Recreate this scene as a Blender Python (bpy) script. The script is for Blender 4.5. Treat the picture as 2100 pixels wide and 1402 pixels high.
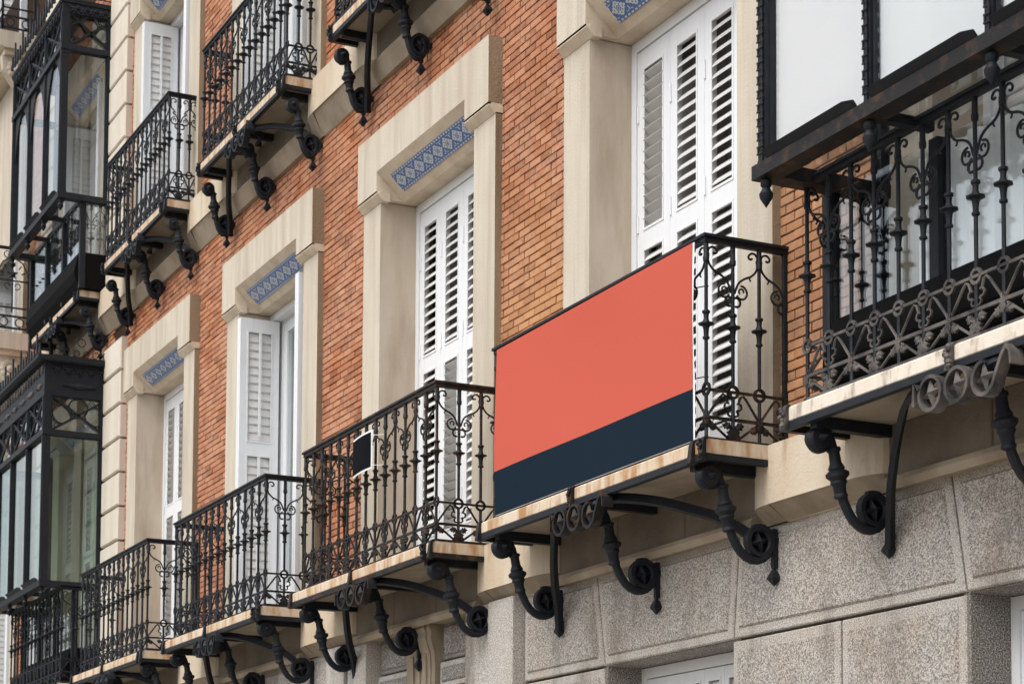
import bpy, math, random
from mathutils import Vector, Matrix
rnd = random.Random(7)
S = bpy.context.scene
for o in list(bpy.data.objects): bpy.data.objects.remove(o)
COL = S.collection
R = math.radians
PI = math.pi

# ------------------------------------------------------------------ camera
cam_d = bpy.data.cameras.new('camera'); cam = bpy.data.objects.new('camera', cam_d); COL.objects.link(cam)
r_ = Vector((0.4423344, 0.8968324, 0.0056511)); u_ = Vector((0.0597214, -0.0357416, 0.9975750)); f_ = Vector((-0.8948596, 0.4409243, 0.0693698))
m = Matrix((r_, u_, -f_)).transposed().to_4x4(); m.translation = Vector((8.9197, -5.2686, 0.0))
cam.matrix_world = m
cam_d.sensor_width = 36.0; cam_d.sensor_fit = 'HORIZONTAL'; cam_d.lens = 4188.97 / 2100 * 36
cam_d.shift_x = 0.0; cam_d.shift_y = (1546.43 - 701) / 2100
cam_d.clip_end = 500; cam_d.clip_start = 0.1
S.camera = cam
cam_d.dof.use_dof = True; cam_d.dof.focus_distance = 10.2; cam_d.dof.aperture_fstop = 8.0
# ------------------------------------------------------------------ light
SUN_EL, SUN_AZ = R(56), R(163)          # azimuth measured clockwise from +Y
W = bpy.data.worlds.new('World'); S.world = W; W.use_nodes = True
nt = W.node_tree; nt.nodes.clear()
sky = nt.nodes.new('ShaderNodeTexSky'); sky.sky_type = 'NISHITA'; sky.sun_disc = False
sky.sun_elevation = SUN_EL; sky.sun_rotation = SUN_AZ; sky.dust_density = 4.0; sky.ozone_density = 1.0; sky.air_density = 1.0
bg = nt.nodes.new('ShaderNodeBackground'); bg.inputs['Strength'].default_value = 0.125
ow = nt.nodes.new('ShaderNodeOutputWorld')
hs = nt.nodes.new('ShaderNodeHueSaturation'); hs.inputs['Saturation'].default_value = 0.3   # overcast: greyer sky
nt.links.new(sky.outputs[0], hs.inputs['Color']); nt.links.new(hs.outputs[0], bg.inputs[0]); nt.links.new(bg.outputs[0], ow.inputs[0])
sun_d = bpy.data.lights.new('sun', 'SUN'); sun_d.energy = 0.75; sun_d.angle = R(45); sun_d.color = (1.0, 0.96, 0.9)
sun = bpy.data.objects.new('sun', sun_d); COL.objects.link(sun)
sd = Vector((math.sin(SUN_AZ) * math.cos(SUN_EL), math.cos(SUN_AZ) * math.cos(SUN_EL), math.sin(SUN_EL)))
sun.rotation_euler = (-sd).to_track_quat('-Z', 'Y').to_euler(); sun.location = (0, -20, 30)
S.view_settings.view_transform = 'Standard'; S.view_settings.look = 'None'; S.view_settings.gamma = 1.0
S.view_settings.use_curve_mapping = False; S.view_settings.exposure = 1.02

# ------------------------------------------------------------------ node helpers
class N:
    def __init__(s, name):
        s.m = bpy.data.materials.new(name); s.m.use_nodes = True; s.t = s.m.node_tree
        s.b = s.t.nodes['Principled BSDF']; s.out = s.t.nodes['Material Output']
        s.pos = None
    def n(s, typ, **kw):
        x = s.t.nodes.new(typ)
        for k, v in kw.items(): setattr(x, k, v)
        return x
    def l(s, a, b): s.t.links.new(a, b)
    def set(s, inp, v):
        if hasattr(v, 'is_output'): s.l(v, inp)
        else: inp.default_value = v
    def P(s):
        if s.pos is None: s.pos = s.n('ShaderNodeNewGeometry').outputs['Position']
        return s.pos
    def scaled(s, sc):
        v = s.n('ShaderNodeVectorMath', operation='MULTIPLY'); s.l(s.P(), v.inputs[0]); v.inputs[1].default_value = sc; return v.outputs[0]
    def noise(s, sc, detail=4, rough=0.55, vec=None):
        x = s.n('ShaderNodeTexNoise'); x.inputs['Detail'].default_value = detail; x.inputs['Roughness'].default_value = rough
        if isinstance(sc, tuple): s.l(s.scaled(sc), x.inputs['Vector']); x.inputs['Scale'].default_value = 1.0
        else: s.l(vec or s.P(), x.inputs['Vector']); x.inputs['Scale'].default_value = sc
        return x.outputs['Fac']
    def ramp(s, fac, stops):
        x = s.n('ShaderNodeValToRGB'); el = x.color_ramp.elements
        while len(el) < len(stops): el.new(0.5)
        for e, (p, c) in zip(el, stops):
            e.position = p; e.color = (c, c, c, 1) if not isinstance(c, tuple) else (*c, 1)
        s.set(x.inputs['Fac'], fac); return x.outputs['Color']
    def mix(s, fac, a, b, typ='MIX'):
        x = s.n('ShaderNodeMix', data_type='RGBA', blend_type=typ)
        s.set(x.inputs['Factor'], fac)
        for i, v in (('A', a), ('B', b)):
            sk = [q for q in x.inputs if q.name == i and q.type == 'RGBA'][0]
            s.set(sk, (*v, 1) if isinstance(v, tuple) else v)
        return [q for q in x.outputs if q.type == 'RGBA'][0]
    def M(s, op, a, b=0.0, c=None):
        x = s.n('ShaderNodeMath', operation=op); s.set(x.inputs[0], a); s.set(x.inputs[1], b)
        if c is not None: s.set(x.inputs[2], c)
        return x.outputs[0]
    def bump(s, h, strength=0.3, dist=0.01):
        x = s.n('ShaderNodeBump'); x.inputs['Strength'].default_value = strength; x.inputs['Distance'].default_value = dist
        s.l(h, x.inputs['Height']); s.l(x.outputs[0], s.b.inputs['Normal'])
    def done(s, col, rough=0.8, spec=0.3, metal=0.0):
        s.set(s.b.inputs['Base Color'], (*col, 1) if isinstance(col, tuple) else col); s.set(s.b.inputs['Roughness'], rough)
        s.b.inputs['Specular IOR Level'].default_value = spec; s.b.inputs['Metallic'].default_value = metal
        return s.m

BL, BH = 0.137, 0.0468        # brick module
def mat_brick():
    a = N('brick'); sx = a.n('ShaderNodeSeparateXYZ'); a.l(a.P(), sx.inputs[0])
    row = a.M('FLOOR', a.M('DIVIDE', sx.outputs['Z'], BH))
    half = a.M('MULTIPLY', a.M('MODULO', row, 2.0), 0.5)
    colm = a.M('FLOOR', a.M('ADD', a.M('DIVIDE', sx.outputs['X'], BL), half))
    cb = a.n('ShaderNodeCombineXYZ'); a.l(row, cb.inputs[0]); a.l(colm, cb.inputs[1])
    wn = a.n('ShaderNodeTexWhiteNoise', noise_dimensions='3D'); a.l(cb.outputs[0], wn.inputs['Vector'])
    base = a.ramp(wn.outputs['Value'], [(0.0, (0.21, 0.078, 0.038)), (0.25, (0.34, 0.124, 0.057)), (0.65, (0.42, 0.168, 0.081)), (1.0, (0.48, 0.225, 0.122))])
    # pale efflorescence in blotches, more of it on the middle courses
    n1 = a.noise(2.3, 3); n2 = a.noise(28, 3, 0.6)
    eff = a.M('MULTIPLY', a.ramp(n1, [(0.36, 0.05), (0.60, 1.0)]), a.ramp(n2, [(0.38, 0.15), (0.60, 1.0)]))
    c = a.mix(a.M('MULTIPLY', eff, 0.55), base, (0.51, 0.345, 0.255))
    # yellower colour in the lower courses of the right-hand part of the wall
    oz = a.ramp(a.M('ADD', sx.outputs['Z'], a.M('MULTIPLY', a.noise(1.1, 2), 1.6)), [(0.0, 1.0), (1.0, 1.0)])
    zf = a.n('ShaderNodeMapRange'); a.l(a.M('ADD', sx.outputs['Z'], a.M('MULTIPLY', n1, 1.2)), zf.inputs['Value'])
    zf.inputs['From Min'].default_value = 4.0; zf.inputs['From Max'].default_value = 5.0; zf.inputs['To Min'].default_value = 1.0; zf.inputs['To Max'].default_value = 0.0
    xf = a.n('ShaderNodeMapRange'); a.l(sx.outputs['X'], xf.inputs['Value'])
    xf.inputs['From Min'].default_value = -3.0; xf.inputs['From Max'].default_value = -1.5
    c = a.mix(a.M('MULTIPLY', a.M('MULTIPLY', zf.outputs[0], xf.outputs[0]), 0.72), c, a.mix(wn.outputs['Value'], (0.40, 0.20, 0.085), (0.54, 0.30, 0.14)))
    xr = a.n('ShaderNodeMapRange'); a.l(sx.outputs['X'], xr.inputs['Value']); xr.inputs['From Min'].default_value = 0.5; xr.inputs['From Max'].default_value = 1.1
    wear = a.M('MULTIPLY', xr.outputs[0], a.ramp(a.noise(7, 5, 0.7), [(0.40, 0.0), (0.62, 0.85)]))
    c = a.mix(wear, c, a.mix(a.noise(19, 3), (0.17, 0.075, 0.04), (0.36, 0.24, 0.17)))
    d = a.ramp(a.noise(0.9, 5, 0.7), [(0.52, 0.0), (0.72, 0.6)])
    c = a.mix(d, c, (0.25, 0.115, 0.06))
    c = a.mix(a.M('MULTIPLY', a.noise(110, 2), 0.35), c, (0.3, 0.13, 0.07))
    a.bump(a.noise(90, 4), 0.5, 0.004)
    return a.done(c, 0.9, 0.2)
def mat_mortar():
    a = N('mortar'); c = a.mix(a.noise(30), (0.018, 0.011, 0.008), (0.055, 0.034, 0.023)); return a.done(c, 0.95, 0.1)
def mat_stone(name, base, dark, amt, streak=(9, 9, 0.55), bs=0.25, extra=None):
    a = N(name)
    st = a.ramp(a.noise(streak, 5, 0.6), [(0.42, 0.0), (0.72, 1.0)])
    bl = a.ramp(a.noise(1.7, 5, 0.65), [(0.42, 0.0), (0.75, 1.0)])
    c = a.mix(a.M('MULTIPLY', st, amt), base, dark)
    c = a.mix(a.M('MULTIPLY', bl, amt * 0.8), c, tuple(0.5 * (x + y) for x, y in zip(base, dark)))
    c = a.mix(a.M('MULTIPLY', a.noise(140, 2), 0.22), c, dark)
    if extra:
        e = a.ramp(a.noise(extra[0], 4, 0.6), [(extra[2], 0.0), (extra[3], 1.0)])
        c = a.mix(a.M('MULTIPLY', e, extra[4]), c, extra[1])
    a.bump(a.noise(60, 6, 0.7), bs, 0.01)
    return a.done(c, 0.85, 0.25)
def mat_granite(name, lo, mid, hi, sc=140):
    a = N(name)
    n = a.noise(sc, 2, 0.75)
    c = a.ramp(n, [(0.36, lo), (0.44, tuple(0.6 * x for x in mid)), (0.52, mid), (0.63, hi)])
    pk = a.ramp(a.noise(3.2, 3), [(0.42, 0.0), (0.65, 0.55)])
    c = a.mix(pk, c, (0.95, 0.85, 0.75), 'MULTIPLY')
    dk = a.ramp(a.noise((2.4, 2.4, 0.9), 6, 0.72), [(0.50, 0.0), (0.68, 0.75)])
    c = a.mix(dk, c, (0.11, 0.09, 0.07))
    a.bump(n, 0.3, 0.006)
    return a.done(c, 0.75, 0.35)
def mat_iron(name, base, rust, amt, dust=0.0):
    a = N(name)
    k = a.ramp(a.noise(14, 5, 0.65), [(0.5, 0.0), (0.72, 1.0)])
    c = a.mix(a.M('MULTIPLY', k, amt), base, rust)
    if dust:
        g = a.n('ShaderNodeNewGeometry'); sx = a.n('ShaderNodeSeparateXYZ'); a.l(g.outputs['Normal'], sx.inputs[0])
        c = a.mix(a.M('MULTIPLY', a.ramp(a.noise(9, 4), [(0.35, 0.0), (0.6, 1.0)]), dust), c, (0.13, 0.115, 0.105))
    a.bump(a.noise(120, 4), 0.35, 0.004)
    return a.done(c, 0.55, 0.22, 0.0)
def flat(name, c, rough=0.6, spec=0.3, metal=0.0, nz=0.0, sc=30):
    a = N(name); col = c
    if nz: col = a.mix(a.M('MULTIPLY', a.noise(sc, 4), nz), c, tuple(0.55 * x for x in c))
    return a.done(col, rough, spec, metal)
def mat_paint():
    a = N('white_paint'); c = a.mix(a.M('MULTIPLY', a.ramp(a.noise((22, 22, 2.5), 5, 0.7), [(0.5, 0.0), (0.8, 1.0)]), 0.3), (0.69, 0.705, 0.72), (0.44, 0.43, 0.41))
    return a.done(c, 0.45, 0.4)
def mat_glass(name, tint, refl=0.05, rough=0.02):
    a = N(name); a.t.nodes.remove(a.b)
    tr = a.n('ShaderNodeBsdfTransparent'); tr.inputs['Color'].default_value = (*tint, 1)
    gl = a.n('ShaderNodeBsdfGlossy'); gl.inputs['Roughness'].default_value = rough; gl.inputs['Color'].default_value = (0.9, 0.95, 0.95, 1)
    lw = a.n('ShaderNodeLayerWeight'); lw.inputs['Blend'].default_value = 0.5
    f = a.M('ADD', a.M('MULTIPLY', a.M('POWER', lw.outputs['Facing'], 3.0), 0.6), refl)
    mx = a.n('ShaderNodeMixShader'); a.l(f, mx.inputs[0]); a.l(tr.outputs[0], mx.inputs[1]); a.l(gl.outputs[0], mx.inputs[2])
    a.l(mx.outputs[0], a.out.inputs['Surface']); return a.m
def mat_sheer():
    a = N('sheer_blind'); tr = a.n('ShaderNodeBsdfTransparent'); mx = a.n('ShaderNodeMixShader'); mx.inputs[0].default_value = 0.72
    tl = a.n('ShaderNodeBsdfTranslucent'); tl.inputs['Color'].default_value = (0.9, 0.91, 0.91, 1); m2 = a.n('ShaderNodeMixShader'); m2.inputs[0].default_value = 0.1
    a.b.inputs['Base Color'].default_value = (0.93, 0.955, 0.97, 1); a.b.inputs['Roughness'].default_value = 0.9; a.b.inputs['Specular IOR Level'].default_value = 0.0
    a.l(a.b.outputs[0], m2.inputs[1]); a.l(tl.outputs[0], m2.inputs[2]); a.l(tr.outputs[0], mx.inputs[1]); a.l(m2.outputs[0], mx.inputs[2]); a.l(mx.outputs[0], a.out.inputs['Surface']); return a.m
def mat_tile():
    a = N('azulejo_tile'); uv = a.n('ShaderNodeUVMap'); sx = a.n('ShaderNodeSeparateXYZ'); a.l(uv.outputs[0], sx.inputs[0])
    u, v = sx.outputs['X'], sx.outputs['Y']; M = a.M
    uu = M('MULTIPLY', M('SUBTRACT', u, 0.5), 2.0); vv = M('DIVIDE', M('SUBTRACT', v, 0.5), 0.37)
    au, av = M('ABSOLUTE', uu), M('ABSOLUTE', vv)
    d = M('ADD', au, av)
    wob = M('MULTIPLY', M('SINE', M('MULTIPLY', M('SUBTRACT', au, av), 14.0)), 0.06)
    white = M('LESS_THAN', M('ADD', d, wob), 0.93)
    r = M('SQRT', M('ADD', M('MULTIPLY', uu, uu), M('MULTIPLY', vv, vv)))
    ang = M('ARCTAN2', vv, uu)
    rr = M('ADD', r, M('MULTIPLY', M('COSINE', M('MULTIPLY', ang, 6.0)), 0.035))
    ring = M('LESS_THAN', M('ABSOLUTE', M('SUBTRACT', rr, 0.25)), 0.055)
    core = M('LESS_THAN', rr, 0.12)
    def dot(cx, cy, rx, ry):
        x = M('DIVIDE', M('SUBTRACT', au, cx), rx); y = M('DIVIDE', M('SUBTRACT', av, cy), ry)
        return M('LESS_THAN', M('ADD', M('MULTIPLY', x, x), M('MULTIPLY', y, y)), 1.0)
    blue_in = M('MAXIMUM', M('MAXIMUM', ring, core), M('MAXIMUM', M('MAXIMUM', dot(0.3, 0.34, 0.07, 0.1), dot(0.0, 0.56, 0.09, 0.08)), dot(0.56, 0.0, 0.07, 0.09)))
    inner_w = M('MULTIPLY', white, M('SUBTRACT', 1.0, blue_in))
    fl = M('MAXIMUM', M('MAXIMUM', dot(1.0, 0.58, 0.07, 0.24), dot(0.78, 0.80, 0.11, 0.06)), dot(0.62, 0.84, 0.06, 0.05))
    w = M('MAXIMUM', inner_w, M('MULTIPLY', M('SUBTRACT', 1.0, white), fl))
    inband = M('GREATER_THAN', av, 1.03)
    sq = M('LESS_THAN', M('FRACT', M('ADD', M('MULTIPLY', u, 4.0), 0.2)), 0.6)
    sqv = M('LESS_THAN', M('ABSOLUTE', M('SUBTRACT', av, 1.17)), 0.10)
    w = M('ADD', M('MULTIPLY', w, M('SUBTRACT', 1.0, inband)), M('MULTIPLY', inband, M('MULTIPLY', sq, sqv)))
    c = a.mix(w, (0.035, 0.115, 0.33), (0.52, 0.54, 0.55))
    c = a.mix(M('MULTIPLY', a.noise(9, 4), 0.2), c, (0.34, 0.34, 0.33))
    return a.done(c, 0.3, 0.4)

MT = dict(
    brick=mat_brick(), mortar=mat_mortar(),
    stone=mat_stone('limestone', (0.56, 0.508, 0.422), (0.31, 0.25, 0.18), 0.68, (8, 8, 0.6), 0.35, ((11, 11, 0.8), (0.27, 0.22, 0.165), 0.60, 0.80, 0.45)),
    reveal=mat_stone('limestone_reveal', (0.56, 0.475, 0.385), (0.33, 0.255, 0.18), 0.75, (7, 7, 1.2)),
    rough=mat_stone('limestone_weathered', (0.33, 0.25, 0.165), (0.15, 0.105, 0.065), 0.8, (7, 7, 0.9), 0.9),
    soffit=mat_stone('limestone_soffit', (0.66, 0.57, 0.45), (0.40, 0.31, 0.21), 0.7, (6, 6, 6), 0.3),
    plaster=mat_stone('cornice_plaster', (0.59, 0.52, 0.415), (0.43, 0.32, 0.20), 0.85, (3.5, 3.5, 0.9), 0.55, ((5, 5, 1.6), (0.30, 0.21, 0.13), 0.56, 0.74, 0.75)),
    dark_plaster=mat_stone('dark_recess_plaster', (0.20, 0.167, 0.127), (0.08, 0.063, 0.046), 0.8, (2.5, 2.5, 2.5), 0.5),  # much darker plaster colour for the recessed panels under the slabs
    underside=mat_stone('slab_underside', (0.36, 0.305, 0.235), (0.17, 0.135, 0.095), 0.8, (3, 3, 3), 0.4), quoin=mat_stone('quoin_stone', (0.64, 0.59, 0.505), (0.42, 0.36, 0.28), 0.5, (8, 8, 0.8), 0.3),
    mould=mat_stone('dark_moulding', (0.34, 0.285, 0.215), (0.16, 0.12, 0.08), 0.8, (4, 4, 2), 0.5),  # darker colour for mouldings, fascia undersides and keystone consoles
    slab=mat_stone('marble_slab', (0.60, 0.53, 0.43), (0.47, 0.32, 0.18), 0.8, (7, 7, 2.0), 0.25, ((13, 13, 3.5), (0.34, 0.17, 0.065), 0.46, 0.66, 0.9)),
    slabgrey=mat_stone('marble_slab_grey', (0.70, 0.65, 0.57), (0.52, 0.42, 0.31), 0.6, (14, 14, 2.0), 0.25, ((8, 8, 3.0), (0.24, 0.19, 0.15), 0.53, 0.62, 0.75)),
    granite=mat_granite('granite', (0.11, 0.105, 0.10), (0.345, 0.322, 0.292), (0.52, 0.49, 0.45)),
    granite_edge=mat_granite('granite_margin', (0.24, 0.23, 0.215), (0.43, 0.405, 0.37), (0.56, 0.535, 0.495)),
    granite_dark=mat_granite('granite_polished', (0.03, 0.03, 0.03), (0.20, 0.19, 0.175), (0.45, 0.43, 0.40)),
    iron=mat_iron('iron', (0.010, 0.0125, 0.017), (0.026, 0.022, 0.02), 0.6),
    iron_brown=mat_iron('iron_weathered', (0.0115, 0.0115, 0.012), (0.085, 0.040, 0.021), 0.8),
    iron_dusty=mat_iron('iron_dusty', (0.022, 0.022, 0.024), (0.07, 0.045, 0.03), 0.5, 0.85),
    sheer=mat_sheer(), glass_green=mat_glass('gallery_glass_greenish', (0.76, 0.83, 0.80), 0.08),
    paint=mat_paint(), slat=flat('slat_paint', (0.66, 0.65, 0.635), 0.5, nz=0.25, sc=12), frame_grey=flat('frame_grey_paint', (0.62, 0.63, 0.64), 0.5),  # frame_grey is a plain light grey paint
    glass=mat_glass('window_glass', (0.93, 0.945, 0.95), 0.10), glass_clear=mat_glass('gallery_glass', (0.96, 0.965, 0.965), 0.045),
    inner=flat('dark_inner_glass', (0.26, 0.28, 0.27), 0.25, 0.5), inner_bar=flat('inner_wood', (0.30, 0.29, 0.28), 0.6),
    dark=flat('interior_dark', (0.14, 0.13, 0.12), 0.9), curtain=flat('curtain', (0.93, 0.94, 0.945), 0.8, nz=0.08, sc=4),
    coral=flat('coral_fabric', (0.475, 0.100, 0.070), 0.9, 0.0), navy=flat('navy_fabric', (0.0125, 0.0215, 0.033), 0.9, 0.0), white_fabric=flat('white_fabric', (0.75, 0.75, 0.76), 0.8),
    black=flat('black_card', (0.004, 0.005, 0.0065), 0.8, 0.05), tile=mat_tile(), panel_black=flat('black_panel', (0.006, 0.006, 0.006), 0.75, 0.05, nz=0.4, sc=6),
    asphalt=flat('granite_setts', (0.26, 0.24, 0.21), 0.9, nz=0.4, sc=3), paving=flat('paving', (0.40, 0.365, 0.315), 0.9, nz=0.4, sc=5),
    leaf=flat('leaf', (0.06, 0.09, 0.025), 0.7, nz=0.5, sc=3), bark=flat('bark', (0.14, 0.12, 0.09), 0.9, nz=0.5, sc=8), white=flat('white_plastic', (0.75, 0.75, 0.74), 0.5),
)

# ------------------------------------------------------------------ mesh helpers
class MB:
    def __init__(s): s.v = []; s.f = []; s.mi = []; s.uv = None; s.cur = 0
    def face(s, idx): s.f.append(tuple(idx)); s.mi.append(s.cur)
    def add(s, vs, fs):
        b = len(s.v); s.v += [tuple(p) for p in vs]
        for f in fs: s.face([b + i for i in f])
        return s
    def box(s, x0, x1, y0, y1, z0, z1):
        v = [(x0, y0, z0), (x1, y0, z0), (x1, y1, z0), (x0, y1, z0), (x0, y0, z1), (x1, y0, z1), (x1, y1, z1), (x0, y1, z1)]
        return s.add(v, [(0, 3, 2, 1), (4, 5, 6, 7), (0, 1, 5, 4), (1, 2, 6, 5), (2, 3, 7, 6), (3, 0, 4, 7)])
    def bevbox(s, x0, x1, y0, y1, z0, z1, b):    # box with the front (low y) edges chamfered
        v = [(x0, y1, z0), (x1, y1, z0), (x1, y1, z1), (x0, y1, z1), (x0, y0 + b, z0), (x1, y0 + b, z0), (x1, y0 + b, z1), (x0, y0 + b, z1),
             (x0 + b, y0, z0 + b), (x1 - b, y0, z0 + b), (x1 - b, y0, z1 - b), (x0 + b, y0, z1 - b)]
        return s.add(v, [(0, 1, 2, 3)[::1], (0, 4, 5, 1)[::-1], (1, 5, 6, 2)[::-1], (2, 6, 7, 3)[::-1], (3, 7, 4, 0)[::-1], (4, 8, 9, 5)[::-1], (5, 9, 10, 6)[::-1], (6, 10, 11, 7)[::-1], (7, 11, 8, 4)[::-1], (8, 11, 10, 9)[::-1]])
    def prism(s, poly, axis, a0, a1):            # polygon extruded along an axis; poly in the other two axes (in xyz order)
        n = len(poly)
        def mk(p, a): return {'x': (a, p[0], p[1]), 'y': (p[0], a, p[1]), 'z': (p[0], p[1], a)}[axis]
        v = [mk(p, a0) for p in poly] + [mk(p, a1) for p in poly]
        fs = [tuple(range(n))[::-1], tuple(range(n, 2 * n))] + [(i, (i + 1) % n, n + (i + 1) % n, n + i) for i in range(n)]
        return s.add(v, fs)
    def lathe(s, prof, n=8, o=(0, 0, 0), ax=None):   # prof (r, h) along z or along the vector ax
        o = Vector(o)
        if ax is None: e1, e2, e3 = Vector((1, 0, 0)), Vector((0, 1, 0)), Vector((0, 0, 1))
        else:
            e3 = Vector(ax).normalized(); e1 = e3.orthogonal().normalized(); e2 = e3.cross(e1)
        v = []
        for r, h in prof:
            for k in range(n):
                a = 2 * PI * k / n + PI / n
                v.append(o + e1 * (r * math.cos(a)) + e2 * (r * math.sin(a)) + e3 * h)
        fs = [tuple(range(n))[::-1], tuple(range((len(prof) - 1) * n, len(prof) * n))]
        for j in range(len(prof) - 1):
            for k in range(n):
                k2 = (k + 1) % n; fs.append((j * n + k, j * n + k2, (j + 1) * n + k2, (j + 1) * n + k))
        return s.add(v, fs)
    def sweep(s, pts, w, h=None, n=6, up=(0, 0, 1), closed=False):
        """tube (h None, radius w) or a rectangular bar w x h (h along 'up') along a path; w may be a list"""
        pts = [Vector(p) for p in pts]; N_ = len(pts); up = Vector(up); v = []
        for i, p in enumerate(pts):
            a = pts[i - 1] if (i or closed) else p; b = pts[(i + 1) % N_] if (i < N_ - 1 or closed) else p
            t = (b - a).normalized()
            sd_ = t.cross(up)
            if sd_.length < 1e-4: sd_ = t.cross(Vector((0.3, 1, 0.2)))
            sd_.normalize(); uu = sd_.cross(t)
            ww = w[i] if isinstance(w, (list, tuple)) else w
            if h is None:
                for k in range(n):
                    q = 2 * PI * k / n + PI / n; v.append(p + sd_ * (ww * math.cos(q)) + uu * (ww * math.sin(q)))
                m_ = n
            else:
                for sx_, sz_ in ((-1, -1), (1, -1), (1, 1), (-1, 1)): v.append(p + sd_ * (sx_ * ww / 2) + uu * (sz_ * h / 2))
                m_ = 4
        fs = []
        rng = N_ if closed else N_ - 1
        for i in range(rng):
            j = (i + 1) % N_
            for k in range(m_):
                k2 = (k + 1) % m_; fs.append((i * m_ + k, i * m_ + k2, j * m_ + k2, j * m_ + k))
        if not closed: fs += [tuple(range(m_))[::-1], tuple(range((N_ - 1) * m_, N_ * m_))]
        return s.add(v, fs)
    def ring(s, c, r, w, h, axis='y', n=14):
        pts = []
        for k in range(n):
            a = 2 * PI * k / n; x, z = r * math.cos(a), r * math.sin(a)
            pts.append({'y': (c[0] + x, c[1], c[2] + z), 'x': (c[0], c[1] + x, c[2] + z), 'z': (c[0] + x, c[1] + z, c[2])}[axis])
        return s.sweep(pts, w, h, up={'y': (0, 1, 0), 'x': (1, 0, 0), 'z': (0, 0, 1)}[axis], closed=True)
    def star(s, c, r, spike, axis='y', n=5, sgn=-1, rin=0.4, rot=0.0, back=0.012):
        ps = []
        for k in range(2 * n):
            a = PI / 2 + rot + PI * k / n; q = r if k % 2 == 0 else r * rin
            x, z = q * math.cos(a), q * math.sin(a)
            ps.append((c[0] + x, c[1], c[2] + z) if axis == 'y' else (c[0], c[1] + x, c[2] + z))
        ap = (c[0], c[1] + sgn * spike, c[2]) if axis == 'y' else (c[0] + sgn * spike, c[1], c[2])
        bk = (c[0], c[1] - sgn * back, c[2]) if axis == 'y' else (c[0] - sgn * back, c[1], c[2])
        m_ = 2 * n
        return s.add(ps + [ap, bk], [(k, (k + 1) % m_, m_) for k in range(m_)] + [((k + 1) % m_, k, m_ + 1) for k in range(m_)])
    def mesh(s, name, mats, smooth=False, uvf=None):
        me = bpy.data.meshes.new(name); me.from_pydata(s.v, [], s.f)
        for x in (mats if isinstance(mats, (list, tuple)) else [mats]): me.materials.append(MT[x])
        if any(s.mi): me.polygons.foreach_set('material_index', s.mi)
        if uvf:
            ul = me.uv_layers.new(name='UVMap')
            for lp in me.loops: ul.data[lp.index].uv = uvf(me.vertices[lp.vertex_index].co)
        me.update()
        if smooth:
            me.polygons.foreach_set('use_smooth', [True] * len(me.polygons))
            me.set_sharp_from_angle(angle=R(38))
        return me
    def obj(s, name, mats, parent=None, loc=(0, 0, 0), smooth=False, uvf=None):
        return put(name, s.mesh(name, mats, smooth, uvf), parent, loc)
def put(name, me, parent=None, loc=(0, 0, 0), rotz=0.0, sc=None):
    o = bpy.data.objects.new(name, me); COL.objects.link(o); o.location = loc; o.rotation_euler = (0, 0, rotz)
    if sc: o.scale = sc
    if parent: o.parent = parent
    return o
def thing(name, label, cat, loc=(0, 0, 0), group=None):
    o = bpy.data.objects.new(name, None); COL.objects.link(o); o.location = loc; o.empty_display_size = 0.1
    o['label'] = label; o['category'] = cat
    if group: o['group'] = group
    return o
def tag(o, label, cat, group=None):
    o['label'] = label; o['category'] = cat
    if group: o['group'] = group
    return o
def arc(cx, cz, r, a0, a1, n, r1=None):
    out = []
    for i in range(n + 1):
        t = i / n; a = R(a0 + (a1 - a0) * t); q = r + ((r1 if r1 is not None else r) - r) * t
        out.append((cx + q * math.cos(a), cz + q * math.sin(a)))
    return out
def smoothp(pts, k=4):            # Catmull-Rom through points
    P_ = [Vector(p) for p in pts]; out = []
    for i in range(len(P_) - 1):
        p0 = P_[max(i - 1, 0)]; p1 = P_[i]; p2 = P_[i + 1]; p3 = P_[min(i + 2, len(P_) - 1)]
        for j in range(k):
            t = j / k
            out.append(0.5 * ((2 * p1) + (p2 - p0) * t + (2 * p0 - 5 * p1 + 4 * p2 - p3) * t * t + (3 * p1 - p0 - 3 * p2 + p3) * t ** 3))
    out.append(P_[-1]); return out

# ------------------------------------------------------------------ layout numbers (metres; wall face y=0, street at -y, camera height z=0)
PITCH = 3.0
BAYS = [-12.0, -9.0, -6.0, -3.0, 0.0, 3.0]
ZB, ZC = 2.054, 6.022
GROUND = -1.6
HALF_O = 0.75          # half opening
FY = 0.235             # plane of the shutters

# street and pavement
def structure(o): o['kind'] = 'structure'; return o
structure(MB().add([(-120, -90, GROUND - 0.12), (120, -90, GROUND - 0.12), (120, 60, GROUND - 0.12), (-120, 60, GROUND - 0.12)], [(0, 1, 2, 3)]).obj('street', 'asphalt'))
structure(MB().box(-120, 120, -3.2, 30, GROUND - 0.118, GROUND).obj('pavement', 'paving'))

# ------------------------------------------------------------------ the building
bld = thing('apartment_building', 'red brick apartment house with cream stone window surrounds above a granite ground floor', 'building', (-5, 0, 0))
BL0 = Vector((-5, 0, 0))
def bpart(mb, name, mats, parent=None, smooth=False, uvf=None):
    mb.v = [(x - BL0.x, y, z) for x, y, z in mb.v]
    return mb.obj(name, mats, parent or bld, smooth=smooth, uvf=uvf)

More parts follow.
